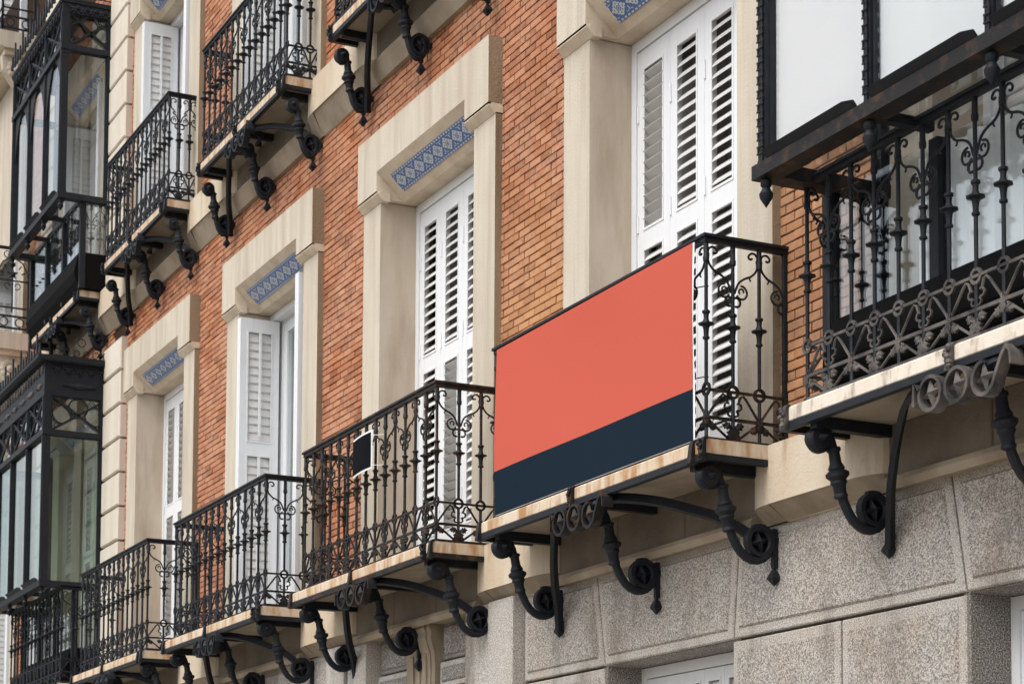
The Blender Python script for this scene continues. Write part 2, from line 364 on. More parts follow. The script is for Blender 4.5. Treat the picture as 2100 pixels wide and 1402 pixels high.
XL, XR = -20.0, 9.0
wall = MB()
edges = [XL]
for c in [-15.75] + BAYS + [6.0]: edges += [c - 0.78, c + 0.78]
edges.append(XR)
for i in range(0, len(edges), 2):
    wall.box(edges[i], edges[i + 1], 0.008, 0.34, 1.6, 11.0)
for c in [-15.75] + BAYS + [6.0]:
    wall.box(c - 0.779, c + 0.779, 0.0085, 0.34, 4.85, 5.97); wall.box(c - 0.779, c + 0.779, 0.0085, 0.34, 1.6, 2.03); wall.box(c - 0.779, c + 0.779, 0.0085, 0.34, 8.5, 11.0)
bpart(wall, 'mortar_wall', 'mortar')
inn = MB()
inn.box(XL, XR, 2.6, 2.7, GROUND, 11.0); inn.box(XL, XR, 0.33, 2.6, 10.9, 11.0); inn.box(XL, XL + .1, 0.33, 2.6, GROUND, 10.9); inn.box(XR - .1, XR, 0.33, 2.6, GROUND, 10.9)
inn.box(XL + .1, XR - .1, 0.341, 2.6, 5.80, 5.98); inn.box(XL + .1, XR - .1, 0.341, 2.6, 1.80, 2.0)
for c in [-13.5, -10.5, -7.5, -4.5, -1.5, 1.5, 4.5]: inn.box(c - .05, c + .05, 0.341, 2.6, GROUND, 10.9)
bpart(inn, 'interior_wall', 'dark')

# --- window surrounds: lintel with dropped ears, splayed soffit with tile band, jambs
def surround(c, zj, zfloor, upper=False, hw=1.053):
    zt = zj + 0.472; ze = zj + 0.055; zs = zj + 0.19; yl, yj = -0.099, -0.050; hi, ji = 0.71, HALF_O
    mb = MB()
    # lintel: rows of front outline, side faces in the weathered slot (1), soffits in slot 2
    x0, x1 = c - hw, c + hw
    front = [(x0, ze), (c - hi, ze), (c - hi, zs), (c + hi, zs), (c + hi, ze), (x1, ze), (x1, zt), (x0, zt)]
    V = [(x, yl, z) for x, z in front]; b = len(mb.v)
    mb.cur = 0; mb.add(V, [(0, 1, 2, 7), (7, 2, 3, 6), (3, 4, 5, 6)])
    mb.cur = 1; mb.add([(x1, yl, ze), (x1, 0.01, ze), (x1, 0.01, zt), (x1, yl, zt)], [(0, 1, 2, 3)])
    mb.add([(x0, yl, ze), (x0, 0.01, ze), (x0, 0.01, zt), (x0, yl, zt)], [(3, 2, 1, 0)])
    mb.add([(x0, yl, zt), (x1, yl, zt), (x1, 0.01, zt), (x0, 0.01, zt)], [(0, 1, 2, 3)])
    mb.cur = 2
    yb = 0.105
    mb.add([(c - hi, yl, zs), (c + hi, yl, zs), (c + hi, yb, zj + 0.006), (c - hi, yb, zj + 0.006)], [(0, 3, 2, 1)])          # splay
    mb.add([(c - hi, yl, ze), (c - hi, yl, zs), (c - hi, yb, zj + 0.006)], [(0, 1, 2)]); mb.add([(c + hi, yl, ze), (c + hi, yl, zs), (c + hi, yb, zj + 0.006)], [(2, 1, 0)])
    mb.add([(c - hi, yl, ze), (c - hi, yb, zj + 0.006), (c - hi, yj, zj + 0.006)], [(0, 1, 2)]); mb.add([(c + hi, yl, ze), (c + hi, yb, zj + 0.006), (c + hi, yj, zj + 0.006)], [(2, 1, 0)])
    for xq in (c - ji - .02, c + hi): mb.add([(xq, yj - .002, zj + 0.0055), (xq + ji - hi + .02, yj - .002, zj + 0.0055), (xq + ji - hi + .02, yb + .01, zj + 0.0055), (xq, yb + .01, zj + 0.0055)], [(0, 3, 2, 1)])
    mb.add([(x0 + .02, yb, zj + 0.006), (x1 - .02, yb, zj + 0.006), (x1 - .02, 0.33, zj + 0.006), (x0 + .02, 0.33, zj + 0.006)], [(0, 3, 2, 1)])  # flat soffit
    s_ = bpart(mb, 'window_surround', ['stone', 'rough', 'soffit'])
    # ear corbels: small ledge then a chamfered foot
    for sg in (-1, 1):
        a, b_ = sorted((c + sg * hi, c + sg * hw))
        cb = MB(); cb.cur = 0
        cb.prism([(yl + 0.022, ze + 0.002), (yl + 0.022, ze - 0.013), (yl + 0.001, ze - 0.013), (yl + 0.001, ze - 0.018), (yj - 0.004, zj - 0.008), (0.0, zj - 0.008), (0.0, ze + .002)], 'x', a - (0.0 if sg < 0 else 0.012), b_ + (0.012 if sg < 0 else 0.0))
        bpart(cb, 'corbel', 'soffit', s_)
        # jamb
        jb = MB()
        ja, jc = sorted((c + sg * ji, c + sg * hw))
        jb.cur = 0; jb.add([(ja, yj, zfloor), (jc, yj, zfloor), (jc, yj, zj), (ja, yj, zj)], [(0, 1, 2, 3)])
        jb.cur = 1
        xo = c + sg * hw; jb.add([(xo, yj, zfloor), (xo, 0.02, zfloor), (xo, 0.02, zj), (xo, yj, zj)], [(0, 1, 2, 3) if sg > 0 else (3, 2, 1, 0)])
        jb.cur = 2
        xi = c + sg * ji; jb.add([(xi, yj, zfloor), (xi, 0.345, zfloor), (xi, 0.345, zj), (xi, yj, zj)], [(3, 2, 1, 0) if sg > 0 else (0, 1, 2, 3)])
        jb.add([(ja, yj, zj), (jc, yj, zj), (jc, 0.02, zj), (ja, 0.02, zj)], [(0, 1, 2, 3)])
        bpart(jb, 'jamb', ['stone', 'rough', 'reveal'], s_)
    # tile band set in the splay, one object per tile
    n = 8; tw = 0.15
    t0, t1 = 0.27, 0.78
    A = Vector((0, yl, zs)); B = Vector((0, yb, zj + 0.006)); nrm = (B - A).cross(Vector((1, 0, 0))).normalized()
    if nrm.z > 0: nrm = -nrm
    for k in range(n):
        xa = c - n * tw / 2 + k * tw; xb = xa + tw - 0.0015
        p = [A.lerp(B, t0), A.lerp(B, t1)]
        tb = MB(); off = nrm * 0.004
        q0, q1 = p[0] + off, p[1] + off
        tb.add([(xa, q0.y, q0.z), (xb, q0.y, q0.z), (xb, q1.y, q1.z), (xa, q1.y, q1.z), (xa, p[0].y, p[0].z), (xb, p[0].y, p[0].z), (xb, p[1].y, p[1].z), (xa, p[1].y, p[1].z)],
               [(0, 3, 2, 1), (0, 1, 5, 4), (1, 2, 6, 5), (2, 3, 7, 6), (3, 0, 4, 7)])
        xs = xa - BL0.x
        bpart(tb, 'tile', 'tile', s_, uvf=lambda co, xs=xs: ((co.x - xs) / (tw - .0015), (co.z - q0.z) / (q1.z - q0.z)))
    return s_
ZJ = 4.731; ZJU = 8.365
for c in BAYS:
    surround(c, ZJ, ZB - 0.02)
for c in BAYS[:5]:
    surround(c, ZJU, ZC - 0.02)
surround(-15.75, ZJ, ZB); surround(-15.75, ZJU, ZC - 0.02)

# --- string courses carrying the balconies
def course(name, z_top, z_bot, yf, ysof, zsof, bays, hw, matn, yrec):
    # bright fascia blocks between the balconies
    cs = sorted(bays); xs = [XL] + sum([[c - hw, c + hw] for c in cs], []) + [XR]
    for i in range(0, len(xs), 2):
        a, b = xs[i], xs[i + 1]
        fb = MB(); cv = 0.05
        n = 5
        prof = [(yf, z_top), (yf, z_bot + 0.0), (yf + 0.012, z_bot - 0.004), (ysof, zsof), (0.01, zsof), (0.01, z_top)]
        # ends curl back towards the wall under the slabs
        fb.prism(prof, 'x', a, b); fb.mi[3] = fb.mi[4] = 1
        for e, sg in ((a, -1), (b, 1)):
            if e in (XL, XR): continue
            rows = []
            for k in range(n + 1):
                t = k / n; ox = sg * 0.20 * math.sin(t * PI / 2) ; oy = (yrec - yf) * (1 - math.cos(t * PI / 2))
                rows.append((e + ox, yf + oy + 0.001))
            V, F = [], []
            for (x, y) in rows: V += [(x, y, z_top - 0.07), (x, y, z_bot)]
            for k in range(n): F.append((2 * k, 2 * k + 1, 2 * k + 3, 2 * k + 2) if sg > 0 else (2 * k + 2, 2 * k + 3, 2 * k + 1, 2 * k))
            nb = len(V)
            for (x, y) in rows: V.append((x, max(ysof, y + 0.005), zsof))
            fb.add(V, F); V, F = [(q[0], q[1], q[2]) for q in V], []; fb.cur = 1
            for k in range(n): F.append((2 * k + 1, nb + k, nb + k + 1, 2 * k + 3) if sg > 0 else (2 * k + 3, nb + k + 1, nb + k, 2 * k + 1))
            fb.add(V, F); fb.cur = 0
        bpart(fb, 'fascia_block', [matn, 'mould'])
    for c in cs:           # recessed panel under each slab and the moulding below it
        pn = MB(); half = hw - 0.19
        for k in range(3):
            pa = c - half - 0.0 + k * (2 * half / 3); pb = pa + 2 * half / 3 - 0.006
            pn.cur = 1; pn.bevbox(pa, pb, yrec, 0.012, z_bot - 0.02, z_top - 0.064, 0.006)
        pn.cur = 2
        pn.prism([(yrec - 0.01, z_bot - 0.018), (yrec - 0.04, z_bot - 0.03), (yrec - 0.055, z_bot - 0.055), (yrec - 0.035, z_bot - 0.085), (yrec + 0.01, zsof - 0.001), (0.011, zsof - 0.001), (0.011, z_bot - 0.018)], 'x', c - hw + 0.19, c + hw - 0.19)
        bpart(pn, 'cornice_panel', [matn, 'dark_plaster', 'mould'])
course('lower', ZB, 1.785, -0.176, -0.075, 1.715, [-15.75] + BAYS + [6.0], 1.2, 'plaster', -0.095)
course('upper', ZC, 5.765, -0.108, -0.02, 5.60, [-15.75] + BAYS, 1.05, 'plaster', -0.05)

# --- stone quoins beside the glazed bay
for x0, x1 in ((-10.885, -10.27), (-13.73, -13.115)):
    z = ZB + 0.01; k = 0
    while z < 10.4:
        if 5.35 < z < 5.97: z = ZC + 0.02
        h = 0.335
        q = MB(); jx = rnd.uniform(-0.006, 0.006)
        q.bevbox(x0 + jx, x1 + jx, -0.075, 0.02, z + 0.016, z + h - 0.006, 0.012)
        bpart(q, 'quoin', 'quoin'); z += h; k += 1
pier = MB(); pier.box(-19.9, -14.69, -0.105, -0.06, 7.62, 9.74); bpart(pier, 'stone_pier', 'stone')

# --- granite ground floor: blocks with drafted margins
def block(poly, y=-0.05, mat=('granite_edge', 'granite'), inset=0.05, name='granite_block', proud=0.010, parent=None):
    mb = MB(); n = len(poly); cx = sum(p[0] for p in poly) / n; cz = sum(p[1] for p in poly) / n
    g = 0.006
    def ins(d):
        out = []
        for i in range(n):
            a, b, c2 = Vector(poly[i - 1]), Vector(poly[i]), Vector(poly[(i + 1) % n])
            n1 = (b - a).normalized(); n1 = Vector((-n1.y, n1.x)); n2 = (c2 - b).normalized(); n2 = Vector((-n2.y, n2.x))
            bis = (n1 + n2); out.append(b + bis * (d / max(0.2, bis.dot(n1))))
        return out
    P0, P1, P2, P3 = ins(g), ins(g + 0.006), ins(inset), ins(inset + 0.010)
    V = [(p.x, 0.04, p.y) for p in P0] + [(p.x, y + 0.006, p.y) for p in P0] + [(p.x, y, p.y) for p in P1] + [(p.x, y + 0.001, p.y) for p in P2] + [(p.x, y - proud, p.y) for p in P3]
    mb.cur = 0
    F = []
    for L in range(4):
        if L == 3: continue
        for i in range(n):
            j = (i + 1) % n; F.append((L * n + i, L * n + j, (L + 1) * n + j, (L + 1) * n + i))
    mb.add(V, F)
    b = 0; mb.cur = 1
    for i in range(n):
        j = (i + 1) % n; mb.face((3 * n + i, 3 * n + j, 4 * n + j, 4 * n + i))
    mb.face(tuple(4 * n + i for i in range(n)))
    return bpart(mb, name, list(mat), parent)
base = MB()
base.box(XL, -0.55, 0.035, 0.33, GROUND, 1.72); base.box(0.70, 2.44, 0.035, 0.33, GROUND, 1.72); base.box(3.70, XR, 0.035, 0.33, GROUND, 1.72)
for a, b in ((-0.549, 0.699), (2.441, 3.699)):
    base.box(a, b, 0.036, 0.33, 1.235, 1.719); base.box(a, b, 0.036, 0.33, GROUND, -1.0)
bpart(base, 'base_wall', 'granite_dark')
ZG = 1.728
for k, c in enumerate((0.0, 3.0, 6.0)):
    block([(c - 0.56, 1.225), (c + 0.707, 1.225), (c + 0.76, ZG), (c - 0.655, ZG)])           # flat-arch stone over the opening
    block([(c + 0.707, 1.225), (c + 2.44, 1.225), (c + 2.345, ZG), (c + 0.76, ZG)])
    for r_i, (z0, z1, sp) in enumerate(((0.62, 1.222, 0.88), (0.02, 0.617, 0.5), (-0.58, 0.017, 1.1), (-1.2, -0.583, 0.7))):
        block([(c + 0.70, z0), (c + 0.70 + sp, z0), (c + 0.70 + sp, z1), (c + 0.70, z1)])
        block([(c + 0.703 + sp, z0), (c + 2.44, z0), (c + 2.44, z1), (c + 0.703 + sp, z1)])
    rv = MB(); rv.box(c - 0.60, c - 0.557, -0.03, 0.30, -1.0, 1.224); rv.box(c + 0.703, c + 0.74, -0.03, 0.30, -1.0, 1.224); rv.box(c - .6, c + .74, -0.03, 0.30, 1.2245, 1.28)
    bpart(rv, 'opening_reveal', 'granite_dark')
block([(-1.52, 1.225), (-0.56, 1.225), (-0.655, ZG), (-1.52, ZG)])
for z0, z1 in ((0.62, 1.222), (0.02, 0.617), (-0.58, 0.017), (-1.2, -0.583)):
    block([(-1.52, z0), (-0.56, z0), (-0.56, z1), (-1.52, z1)])
# doorway composition under the second and third bays: pilasters, keystone console and frieze panels
for c in (-3.0, -9.0):
    for sg in (-1, 1):
        a, b = sorted((c + sg * 0.80, c + sg * 1.48))
        pl = MB()
        for j, (w0, w1) in enumerate(((0.0, 0.33), (0.36, 0.68))):
            pl.bevbox(a + w0, a + w1, -0.13 + (0.02 if (j == 0) == (sg > 0) else 0), 0.03, GROUND, ZG - 0.002, 0.008)
        bpart(pl, 'pilaster', 'granite_edge')
    cn = MB()
    prof = [(0.02, ZG), (-0.25, ZG), (-0.25, ZG - .04), (-0.22, ZG - .07), (-0.23, ZG - .10), (-0.20, ZG - .14), (-0.15, ZG - .20), (-0.135, ZG - .30), (-0.14, ZG - .40), (-0.155, ZG - .44), (-0.15, ZG - 0.50), (0.02, ZG - .50)]
    prof = [(y * 0.42 if y < 0 else y, z) for y, z in prof]
    cn.prism(prof, 'x', c - 0.17, c + 0.17)
    cn.prism([(y * 0.86 if y < 0 else y, z) for y, z in prof], 'x', c - 0.225, c - 0.1705); cn.prism([(y * 0.86 if y < 0 else y, z) for y, z in prof], 'x', c + 0.1705, c + 0.225)
    for dx in (-.1, 0.0, .1): cn.prism([(-0.062, ZG - .18), (-0.074, ZG - .2), (-0.068, ZG - .42), (-0.05, ZG - .42)], 'x', c + dx - 0.025, c + dx + 0.025)
    bpart(cn, 'keystone_console', 'mould')
    for sg in (-1, 1):
        a, b = sorted((c + sg * 0.23, c + sg * 0.79))
        block([(a, ZG - .25), (b, ZG - .25), (b, ZG), (a, ZG)], 0.0, ('granite_dark', 'granite_dark'), 0.03, 'frieze_panel')
        block([(a, 1.30), (b, 1.30), (b, ZG - .253), (a, ZG - .253)], -0.02, ('granite_edge', 'granite_dark'), 0.04, 'frieze_panel')
        block([(a, 1.14), (b, 1.14), (b, 1.297), (a, 1.297)], -0.05, ('granite_edge', 'granite_edge'), 0.02, 'lintel_band')
for c in (-6.0, -12.0, -15.0):
    block([(c - 1.5, 1.225), (c + 1.5, 1.225), (c + 1.5, ZG), (c - 1.5, ZG)]); block([(c - 1.5, 0.4), (c + 1.5, 0.4), (c + 1.5, 1.222), (c - 1.5, 1.222)])

# ------------------------------------------------------------------ ironwork meshes (shared by every balcony)
BS = 0.1567              # baluster spacing on the front
def mesh_baluster():
    b = MB(); r = 0.0088
    b.lathe([(r * 1.6, 0.0), (r * 1.6, 0.02), (r, 0.03), (r, 0.222)], 8)
    b.lathe([(r, 0.284), (r, 0.480), (0.016, 0.484), (0.017, 0.492), (0.0115, 0.498), (0.0125, 0.518), (0.0145, 0.534), (0.019, 0.545), (0.037, 0.5505), (0.037, 0.5565), (0.018, 0.561),
             (0.0155, 0.568), (0.0115, 0.580), (0.013, 0.60), (0.019, 0.605), (0.019, 0.614), (r, 0.62), (r, 0.84), (0.014, 0.845), (0.0155, 0.865), (0.0125, 0.87), (0.012, 0.935)], 8)
    return b
def half_scroll(Ssp):
    b = MB(); t = 0.0058
    def p3(L): return [(s_, 0, z) for s_, z in L]
    main = smoothp([(0.008, 0.858, 0), (0.018, 0.832, 0), (0.045, 0.806, 0), (Ssp - 0.062, 0.790, 0), (Ssp - 0.030, 0.764, 0), (Ssp - 0.010, 0.715, 0)], 3)
    b.sweep([(p.x, 0, p.y) for p in main], t, n=5, up=(0, 1, 0))
    b.sweep(p3([(0.010, 0.862)] + arc(0.036, 0.893, 0.026, 215, 20, 8, 0.022) + arc(0.046, 0.897, 0.012, 20, -150, 5, 0.010)), 0.0055, n=5, up=(0, 1, 0))
    b.sweep(p3(arc(Ssp - 0.046, 0.722, 0.033, 85, 330, 9, 0.030)), 0.0055, n=5, up=(0, 1, 0))
    b.sweep(p3(arc(Ssp - 0.046, 0.728, 0.013, 200, -60, 5)), 0.005, n=5, up=(0, 1, 0))
    b.sweep(p3(arc(Ssp - 0.020, 0.673, 0.023, 60, 290, 7, 0.02)), 0.006, n=5, up=(0, 1, 0))
    b.sweep(p3([(0.05, 0.805), (0.052, 0.792), (0.045, 0.783)]), 0.004, n=4, up=(0, 1, 0))
    return b
def leaf(b, o, d, L, w, ny=0.006):
    """small holly leaf plate starting at o (x,z), direction d in degrees"""
    pts = [(0, 0.15), (0.12, 0.55), (0.2, 0.35), (0.38, 1.0), (0.46, 0.6), (0.66, 0.95), (0.72, 0.5), (1.0, 0.0)]
    out = [(p[0] * L, p[1] * w) for p in pts] + [(p[0] * L, -p[1] * w) for p in pts[-2::-1]]
    ca, sa = math.cos(R(d)), math.sin(R(d))
    poly = [(o[0] + x * ca - y * sa, o[1] + x * sa + y * ca) for x, y in out]
    n = len(poly); V = [(x, -0.004 - 0.006 * (1 if 0 < i % 7 < 6 else 0), z) for i, (x, z) in enumerate(poly)] + [(x, 0.004, z) for x, z in poly]
    mid = len(V); V += [(o[0] + 0.45 * L * ca, -0.014, o[1] + 0.45 * L * sa), (o[0] + 0.45 * L * ca, 0.006, o[1] + 0.45 * L * sa)]
    F = []
    for i in range(n):
        j = (i + 1) % n; F += [(i, j, mid), (n + j, n + i, mid + 1), (j, i, n + i, n + j)]
    b.add(V, F)
def half_lattice(Ssp):
    b = MB()
    b.sweep([(0.004, 0, 0.128), (0.5 * Ssp, 0, 0.222), (0.62 * Ssp, 0, 0.240), (0.72 * Ssp, 0, 0.232), (0.80 * Ssp, 0, 0.20)], 0.0065, n=5, up=(0, 1, 0))
    b.sweep([(0.004, 0, 0.118), (Ssp - 0.008, 0, 0.022)], 0.0065, n=5, up=(0, 1, 0))
    b.sweep([(s_, 0, z) for s_, z in arc(Ssp - 0.030, 0.185, 0.018, 60, 300, 6, 0.014)], 0.0055, n=4, up=(0, 1, 0))
    b.sweep([(s_, 0, z) for s_, z in arc(Ssp - 0.014, 0.155, 0.014, 100, 300, 5)], 0.0055, n=4, up=(0, 1, 0))
    leaf(b, (0.008, 0.088), -8, 0.052, 0.018); leaf(b, (Ssp - 0.010, 0.090), 168, 0.050, 0.018); leaf(b, (Ssp - 0.004, 0.095), 262, 0.085, 0.026)
    leaf(b, (0.004, 0.155), 268, 0.10, 0.016)
    return b
def mesh_console(ys, z_of, star=True):
    """S-shaped bracket in the y-z plane; ys scales the reach, z_of shifts it"""
    T = lambda L: [(0, y * ys, z + z_of) for y, z in L]
    b = MB()
    top = arc(-0.438, -0.150, 0.034, -200, 60, 10, 0.046)
    body = top[:-1] + [(-0.395, -0.118), (-0.372, -0.155), (-0.358, -0.205), (-0.343, -0.265), (-0.332, -0.325), (-0.308, -0.405), (-0.262, -0.478), (-0.200, -0.513), (-0.140, -0.502), (-0.100, -0.455), (-0.100, -0.400), (-0.138, -0.362), (-0.190, -0.368)]
    pts = smoothp([Vector(p) for p in T(body)], 2)
    b.sweep(pts, [0.026 if i < 14 else 0.021 for i in range(len(pts))], n=8, up=(1, 0, 0))
    # broad top curl
    b.lathe([(0.012, -0.034), (0.047, -0.032), (0.047, 0.032), (0.012, 0.034)], 14, (0, -0.436 * ys, -0.150 + z_of), (1, 0, 0))
    b.lathe([(0.0, -0.0345), (0.012, -0.05), (0.0, -0.075)], 6, (0, -0.436 * ys, -0.150 + z_of), (1, 0, 0)); b.lathe([(0.02, 0.034), (0.012, 0.05), (0.0, 0.075)], 6, (0, -0.436 * ys, -0.150 + z_of), (1, 0, 0))
    # turned collar on the neck
    ax = Vector((0, 0.030 * ys, -0.16)).normalized()
    b.lathe([(0.026, -0.11), (0.031, -0.105), (0.031, -0.095), (0.024, -0.088), (0.025, -0.045), (0.036, -0.022), (0.033, -0.014), (0.050, -0.002), (0.050, 0.012), (0.034, 0.028), (0.037, 0.04), (0.028, 0.052), (0.026, 0.085), (0.030, 0.090), (0.030, 0.100), (0.024, 0.106)], 12, (0, -0.340 * ys, -0.288 + z_of), ax)
    # wall strap ending in an arrow
    b.box(-0.012, 0.012, -0.088, -0.064, -0.54 + z_of, -0.36 + z_of)
    b.lathe([(0.002, -0.625 + z_of), (0.036, -0.590 + z_of), (0.030, -0.578 + z_of), (0.010, -0.548 + z_of), (0.014, -0.535 + z_of), (0.010, -0.525 + z_of)], 4, (0, -0.078, 0))
    b.box(-0.014, 0.014, -0.065, 0.0, -0.43 + z_of, -0.40 + z_of)
    # broad ring of the lower volute
    rb = MB()
    b.lathe([(0.054, -0.020), (0.074, -0.020), (0.074, 0.020), (0.054, 0.020), (0.054, -0.0199)], 16, (0, -0.160 * ys, -0.425 + z_of), (1, 0, 0))
    st = MB(); st.star((0, -0.160 * ys, -0.425 + z_of), 0.068, 0.028, 'x', 4, 1, 0.33, 0.3, 0.028)
    return b, st
def mesh_ornament():
    b = MB(); y = 0.0
    b.ring((-0.175, y, -0.165), 0.064, 0.014, 0.05, 'y', 18); b.ring((-0.020, y, -0.165), 0.063, 0.014, 0.05, 'y', 18)
    b.sweep([(x, y, z) for x, z in arc(0.135, -0.175, 0.062, 95, 350, 12)] + [(0.235, y, -0.115), (0.262, y, -0.085)], 0.015, 0.05, up=(0, 1, 0))
    b.sweep([(0.262, y, -0.085), (0.285, y, -0.11), (0.292, y, -0.16)], 0.012, 0.06, up=(0, 1, 0))
    b.sweep([(-0.235, y, -0.14), (-0.262, y, -0.115), (-0.268, y, -0.20)], 0.014, 0.06, up=(0, 1, 0))
    b.box(-0.095, -0.088, -0.02, 0.02, -0.19, -0.14)
    st = [(-0.175, -0.165), (-0.020, -0.165), (0.135, -0.175)]
    return b, st
def mesh_clip(ornate):
    b = MB()
    b.prism([(-0.012, -0.105), (-0.026, -0.10), (-0.020, -0.05), (-0.014, -0.005), (-0.002, 0.008), (0.012, 0.004), (0.012, -0.004), (0.0, -0.004), (0.0, -0.105)], 'x', -0.016, 0.016)
    if ornate:
        for q in range(7):
            x, z = rnd.uniform(-0.014, 0.014), -0.012 - 0.012 * q
            r = rnd.uniform(0.010, 0.017); b.lathe([(0.002, -r), (r * .8, -r * .5), (r, 0), (r * .7, r * .6), (0.002, r)], 6, (x, -0.022, z))
    return b
def shared(mb, name, mat, smooth=True): return mb.mesh(name, mat, smooth)
CACHE = {}
def SH(key, fn, name, mat, smooth=True):
    if (key, mat) not in CACHE: CACHE[(key, mat)] = shared(fn(), name, mat, smooth)
    return CACHE[(key, mat)]

def balcony(c, zf, label, hw, dslab, hwr, dr, low_row, iron='iron', iron2=None, slabm='slab', railing_top=True, clips=None):
    iron2 = iron2 or iron
    t = thing('balcony', label, 'balcony', (c, 0, zf), 'lower row of iron balconies' if low_row else 'upper row of iron balconies')
    TS = 0.066
    yw = -0.176 if low_row else -0.108
    s_ = MB()
    prof = [(-dslab, -TS + 0.006), (-dslab, -0.008), (-dslab + 0.008, 0.0), (0.0, 0.0), (0.0, -0.02), (yw + .0, -TS), (-dslab + 0.006, -TS)]
    # stone slab in three stones
    cuts = [-hw, -hw * 0.36, hw * 0.45, hw]
    for a, b in zip(cuts[:-1], cuts[1:]):
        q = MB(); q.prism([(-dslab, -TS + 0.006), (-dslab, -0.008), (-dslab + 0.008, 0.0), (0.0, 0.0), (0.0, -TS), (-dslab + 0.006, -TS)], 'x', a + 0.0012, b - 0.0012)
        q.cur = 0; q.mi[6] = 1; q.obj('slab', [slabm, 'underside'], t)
    e = MB()      # iron angle under the slab edge and flat bearers
    zi0, zi1 = -TS - 0.030, -TS - 0.0005
    e.box(-hw - 0.004, hw + 0.004, -dslab - 0.004, -dslab + 0.030, zi0, zi1)
    e.box(-hw - 0.003, -hw + 0.03, -dslab + 0.0305, -0.02, zi0, zi1 - .001); e.box(hw - 0.03, hw + 0.003, -dslab + 0.0305, yw + 0.05, zi0, zi1 - .001)
    e.obj('edge_frame', 'iron_brown' if iron != 'iron' else 'iron', t)
    for bx in (-1.0, 0.05, 1.04):
        g = MB(); g.box(bx * hw / 1.2 - 0.022, bx * hw / 1.2 + 0.022, -dslab + 0.031, -0.03, zi0 - 0.022, zi1 - 0.002); g.obj('bearer', 'iron', t)
    # railing
    nf = 14; sp = 2 * hwr / nf; ns = 3; sps = (dr - 0.01) / ns
    zr = 0.0
    tr_ = MB(); zt = 0.97
    for (w_, z0, z1) in ((0.046, zt - 0.014, zt), (0.028, zt - 0.036, zt - 0.0145)):
        h_ = w_ / 2
        tr_.box(-hwr - h_, hwr + h_, -dr - h_, -dr + h_, z0, z1); tr_.box(-hwr - h_, -hwr + h_, -dr + h_ + .0005, 0.01, z0, z1); tr_.box(hwr - h_, hwr + h_, -dr + h_ + .0005, 0.01, z0, z1)
    tr_.obj('top_rail', iron, t)
    for nm, z, hh in (('ring_rail', 0.253, 0.012), ('middle_rail', 0.125, 0.014), ('bottom_rail', 0.024, 0.016)):
        rl = MB(); w_ = 0.006 if nm != 'bottom_rail' else 0.013
        rl.box(-hwr - w_, hwr + w_, -dr - w_, -dr + w_, z - hh / 2, z + hh / 2); rl.box(-hwr - w_, -hwr + w_, -dr + w_ + .0005, 0.0, z - hh / 2, z + hh / 2); rl.box(hwr - w_, hwr + w_, -dr + w_ + .0005, 0.0, z - hh / 2, z + hh / 2)
        rl.obj(nm, iron2, t)
    bal = SH('bal', mesh_baluster, 'baluster', iron)
    ringm = SH('ring', lambda: MB().ring((0, 0, 0), 0.0265, 0.0125, 0.012, 'y', 16), 'ring', iron2)
    fs = SH(('hs', round(sp, 3)), lambda: half_scroll(sp), 'scroll', iron); fl = SH(('hl', round(sp, 3)), lambda: half_lattice(sp), 'lattice_leaf', iron2, False)
    ss = SH(('hs', round(sps, 3)), lambda: half_scroll(sps), 'scroll', iron); sl = SH(('hl', round(sps, 3)), lambda: half_lattice(sps), 'lattice_leaf', iron2, False)
    for k in range(nf + 1):
        x = -hwr + k * sp
        o = put('baluster', bal, t, (x, -dr, zr)); put('ring', ringm, t, (x, -dr, 0.253))
        if k % 2 == 0:
            if k < nf: put('scroll', fs, t, (x, -dr, 0)); put('lattice_leaf', fl, t, (x, -dr, 0))
            if k > 0: put('scroll', fs, t, (x, -dr, 0), 0, (-1, 1, 1)); put('lattice_leaf', fl, t, (x, -dr, 0), 0, (-1, 1, 1))
    for sg in (-1, 1):
        x = sg * hwr
        for k in range(1, ns + 1):
            y = -dr + k * sps
            if k < ns: put('baluster', bal, t, (x, y, 0)); put('ring', ringm, t, (x, y, 0.253), PI / 2)
            else:
                w_ = MB(); w_.box(x - 0.012, x + 0.012, y - 0.012, y + 0.006, 0.0, 0.935); w_.obj('wall_post', iron, t)
        for k in (0, 2):
            y = -dr + k * sps
            put('scroll', ss, t, (x, y, 0), PI / 2); put('lattice_leaf', sl, t, (x, y, 0), PI / 2)
            if k: put('scroll', ss, t, (x, y, 0), PI / 2, (-1, 1, 1)); put('lattice_leaf', sl, t, (x, y, 0), PI / 2, (-1, 1, 1))
        ft = MB(); ft.lathe([(0.03, 0.0005), (0.026, 0.012), (0.016, 0.022), (0.014, 0.03)], 8, (x, -dr, 0)); ft.obj('post_foot', iron, t)
    # consoles
    ys, zo, cx = (1.0, 0.0, (-1.03, 0.03, 1.10)) if low_row else (0.56, -0.055, (-0.99, 0.01, 1.02))
    key = 'con_low' if low_row else 'con_up'
    ck, cs = CACHE.get((key, 'm'), (None, None))
    if ck is None:
        b, st = mesh_console(ys, zo); ck, cs = b.mesh('console', 'iron', True), st.mesh('star', 'iron'); CACHE[(key, 'm')] = (ck, cs)
    for x in cx:
        k = put('console', ck, t, (x, 0, 0)); put('star', cs, k)
    # arched straps from the middle ornament to the outer consoles
    yo = -dslab + 0.012; xo = -0.02
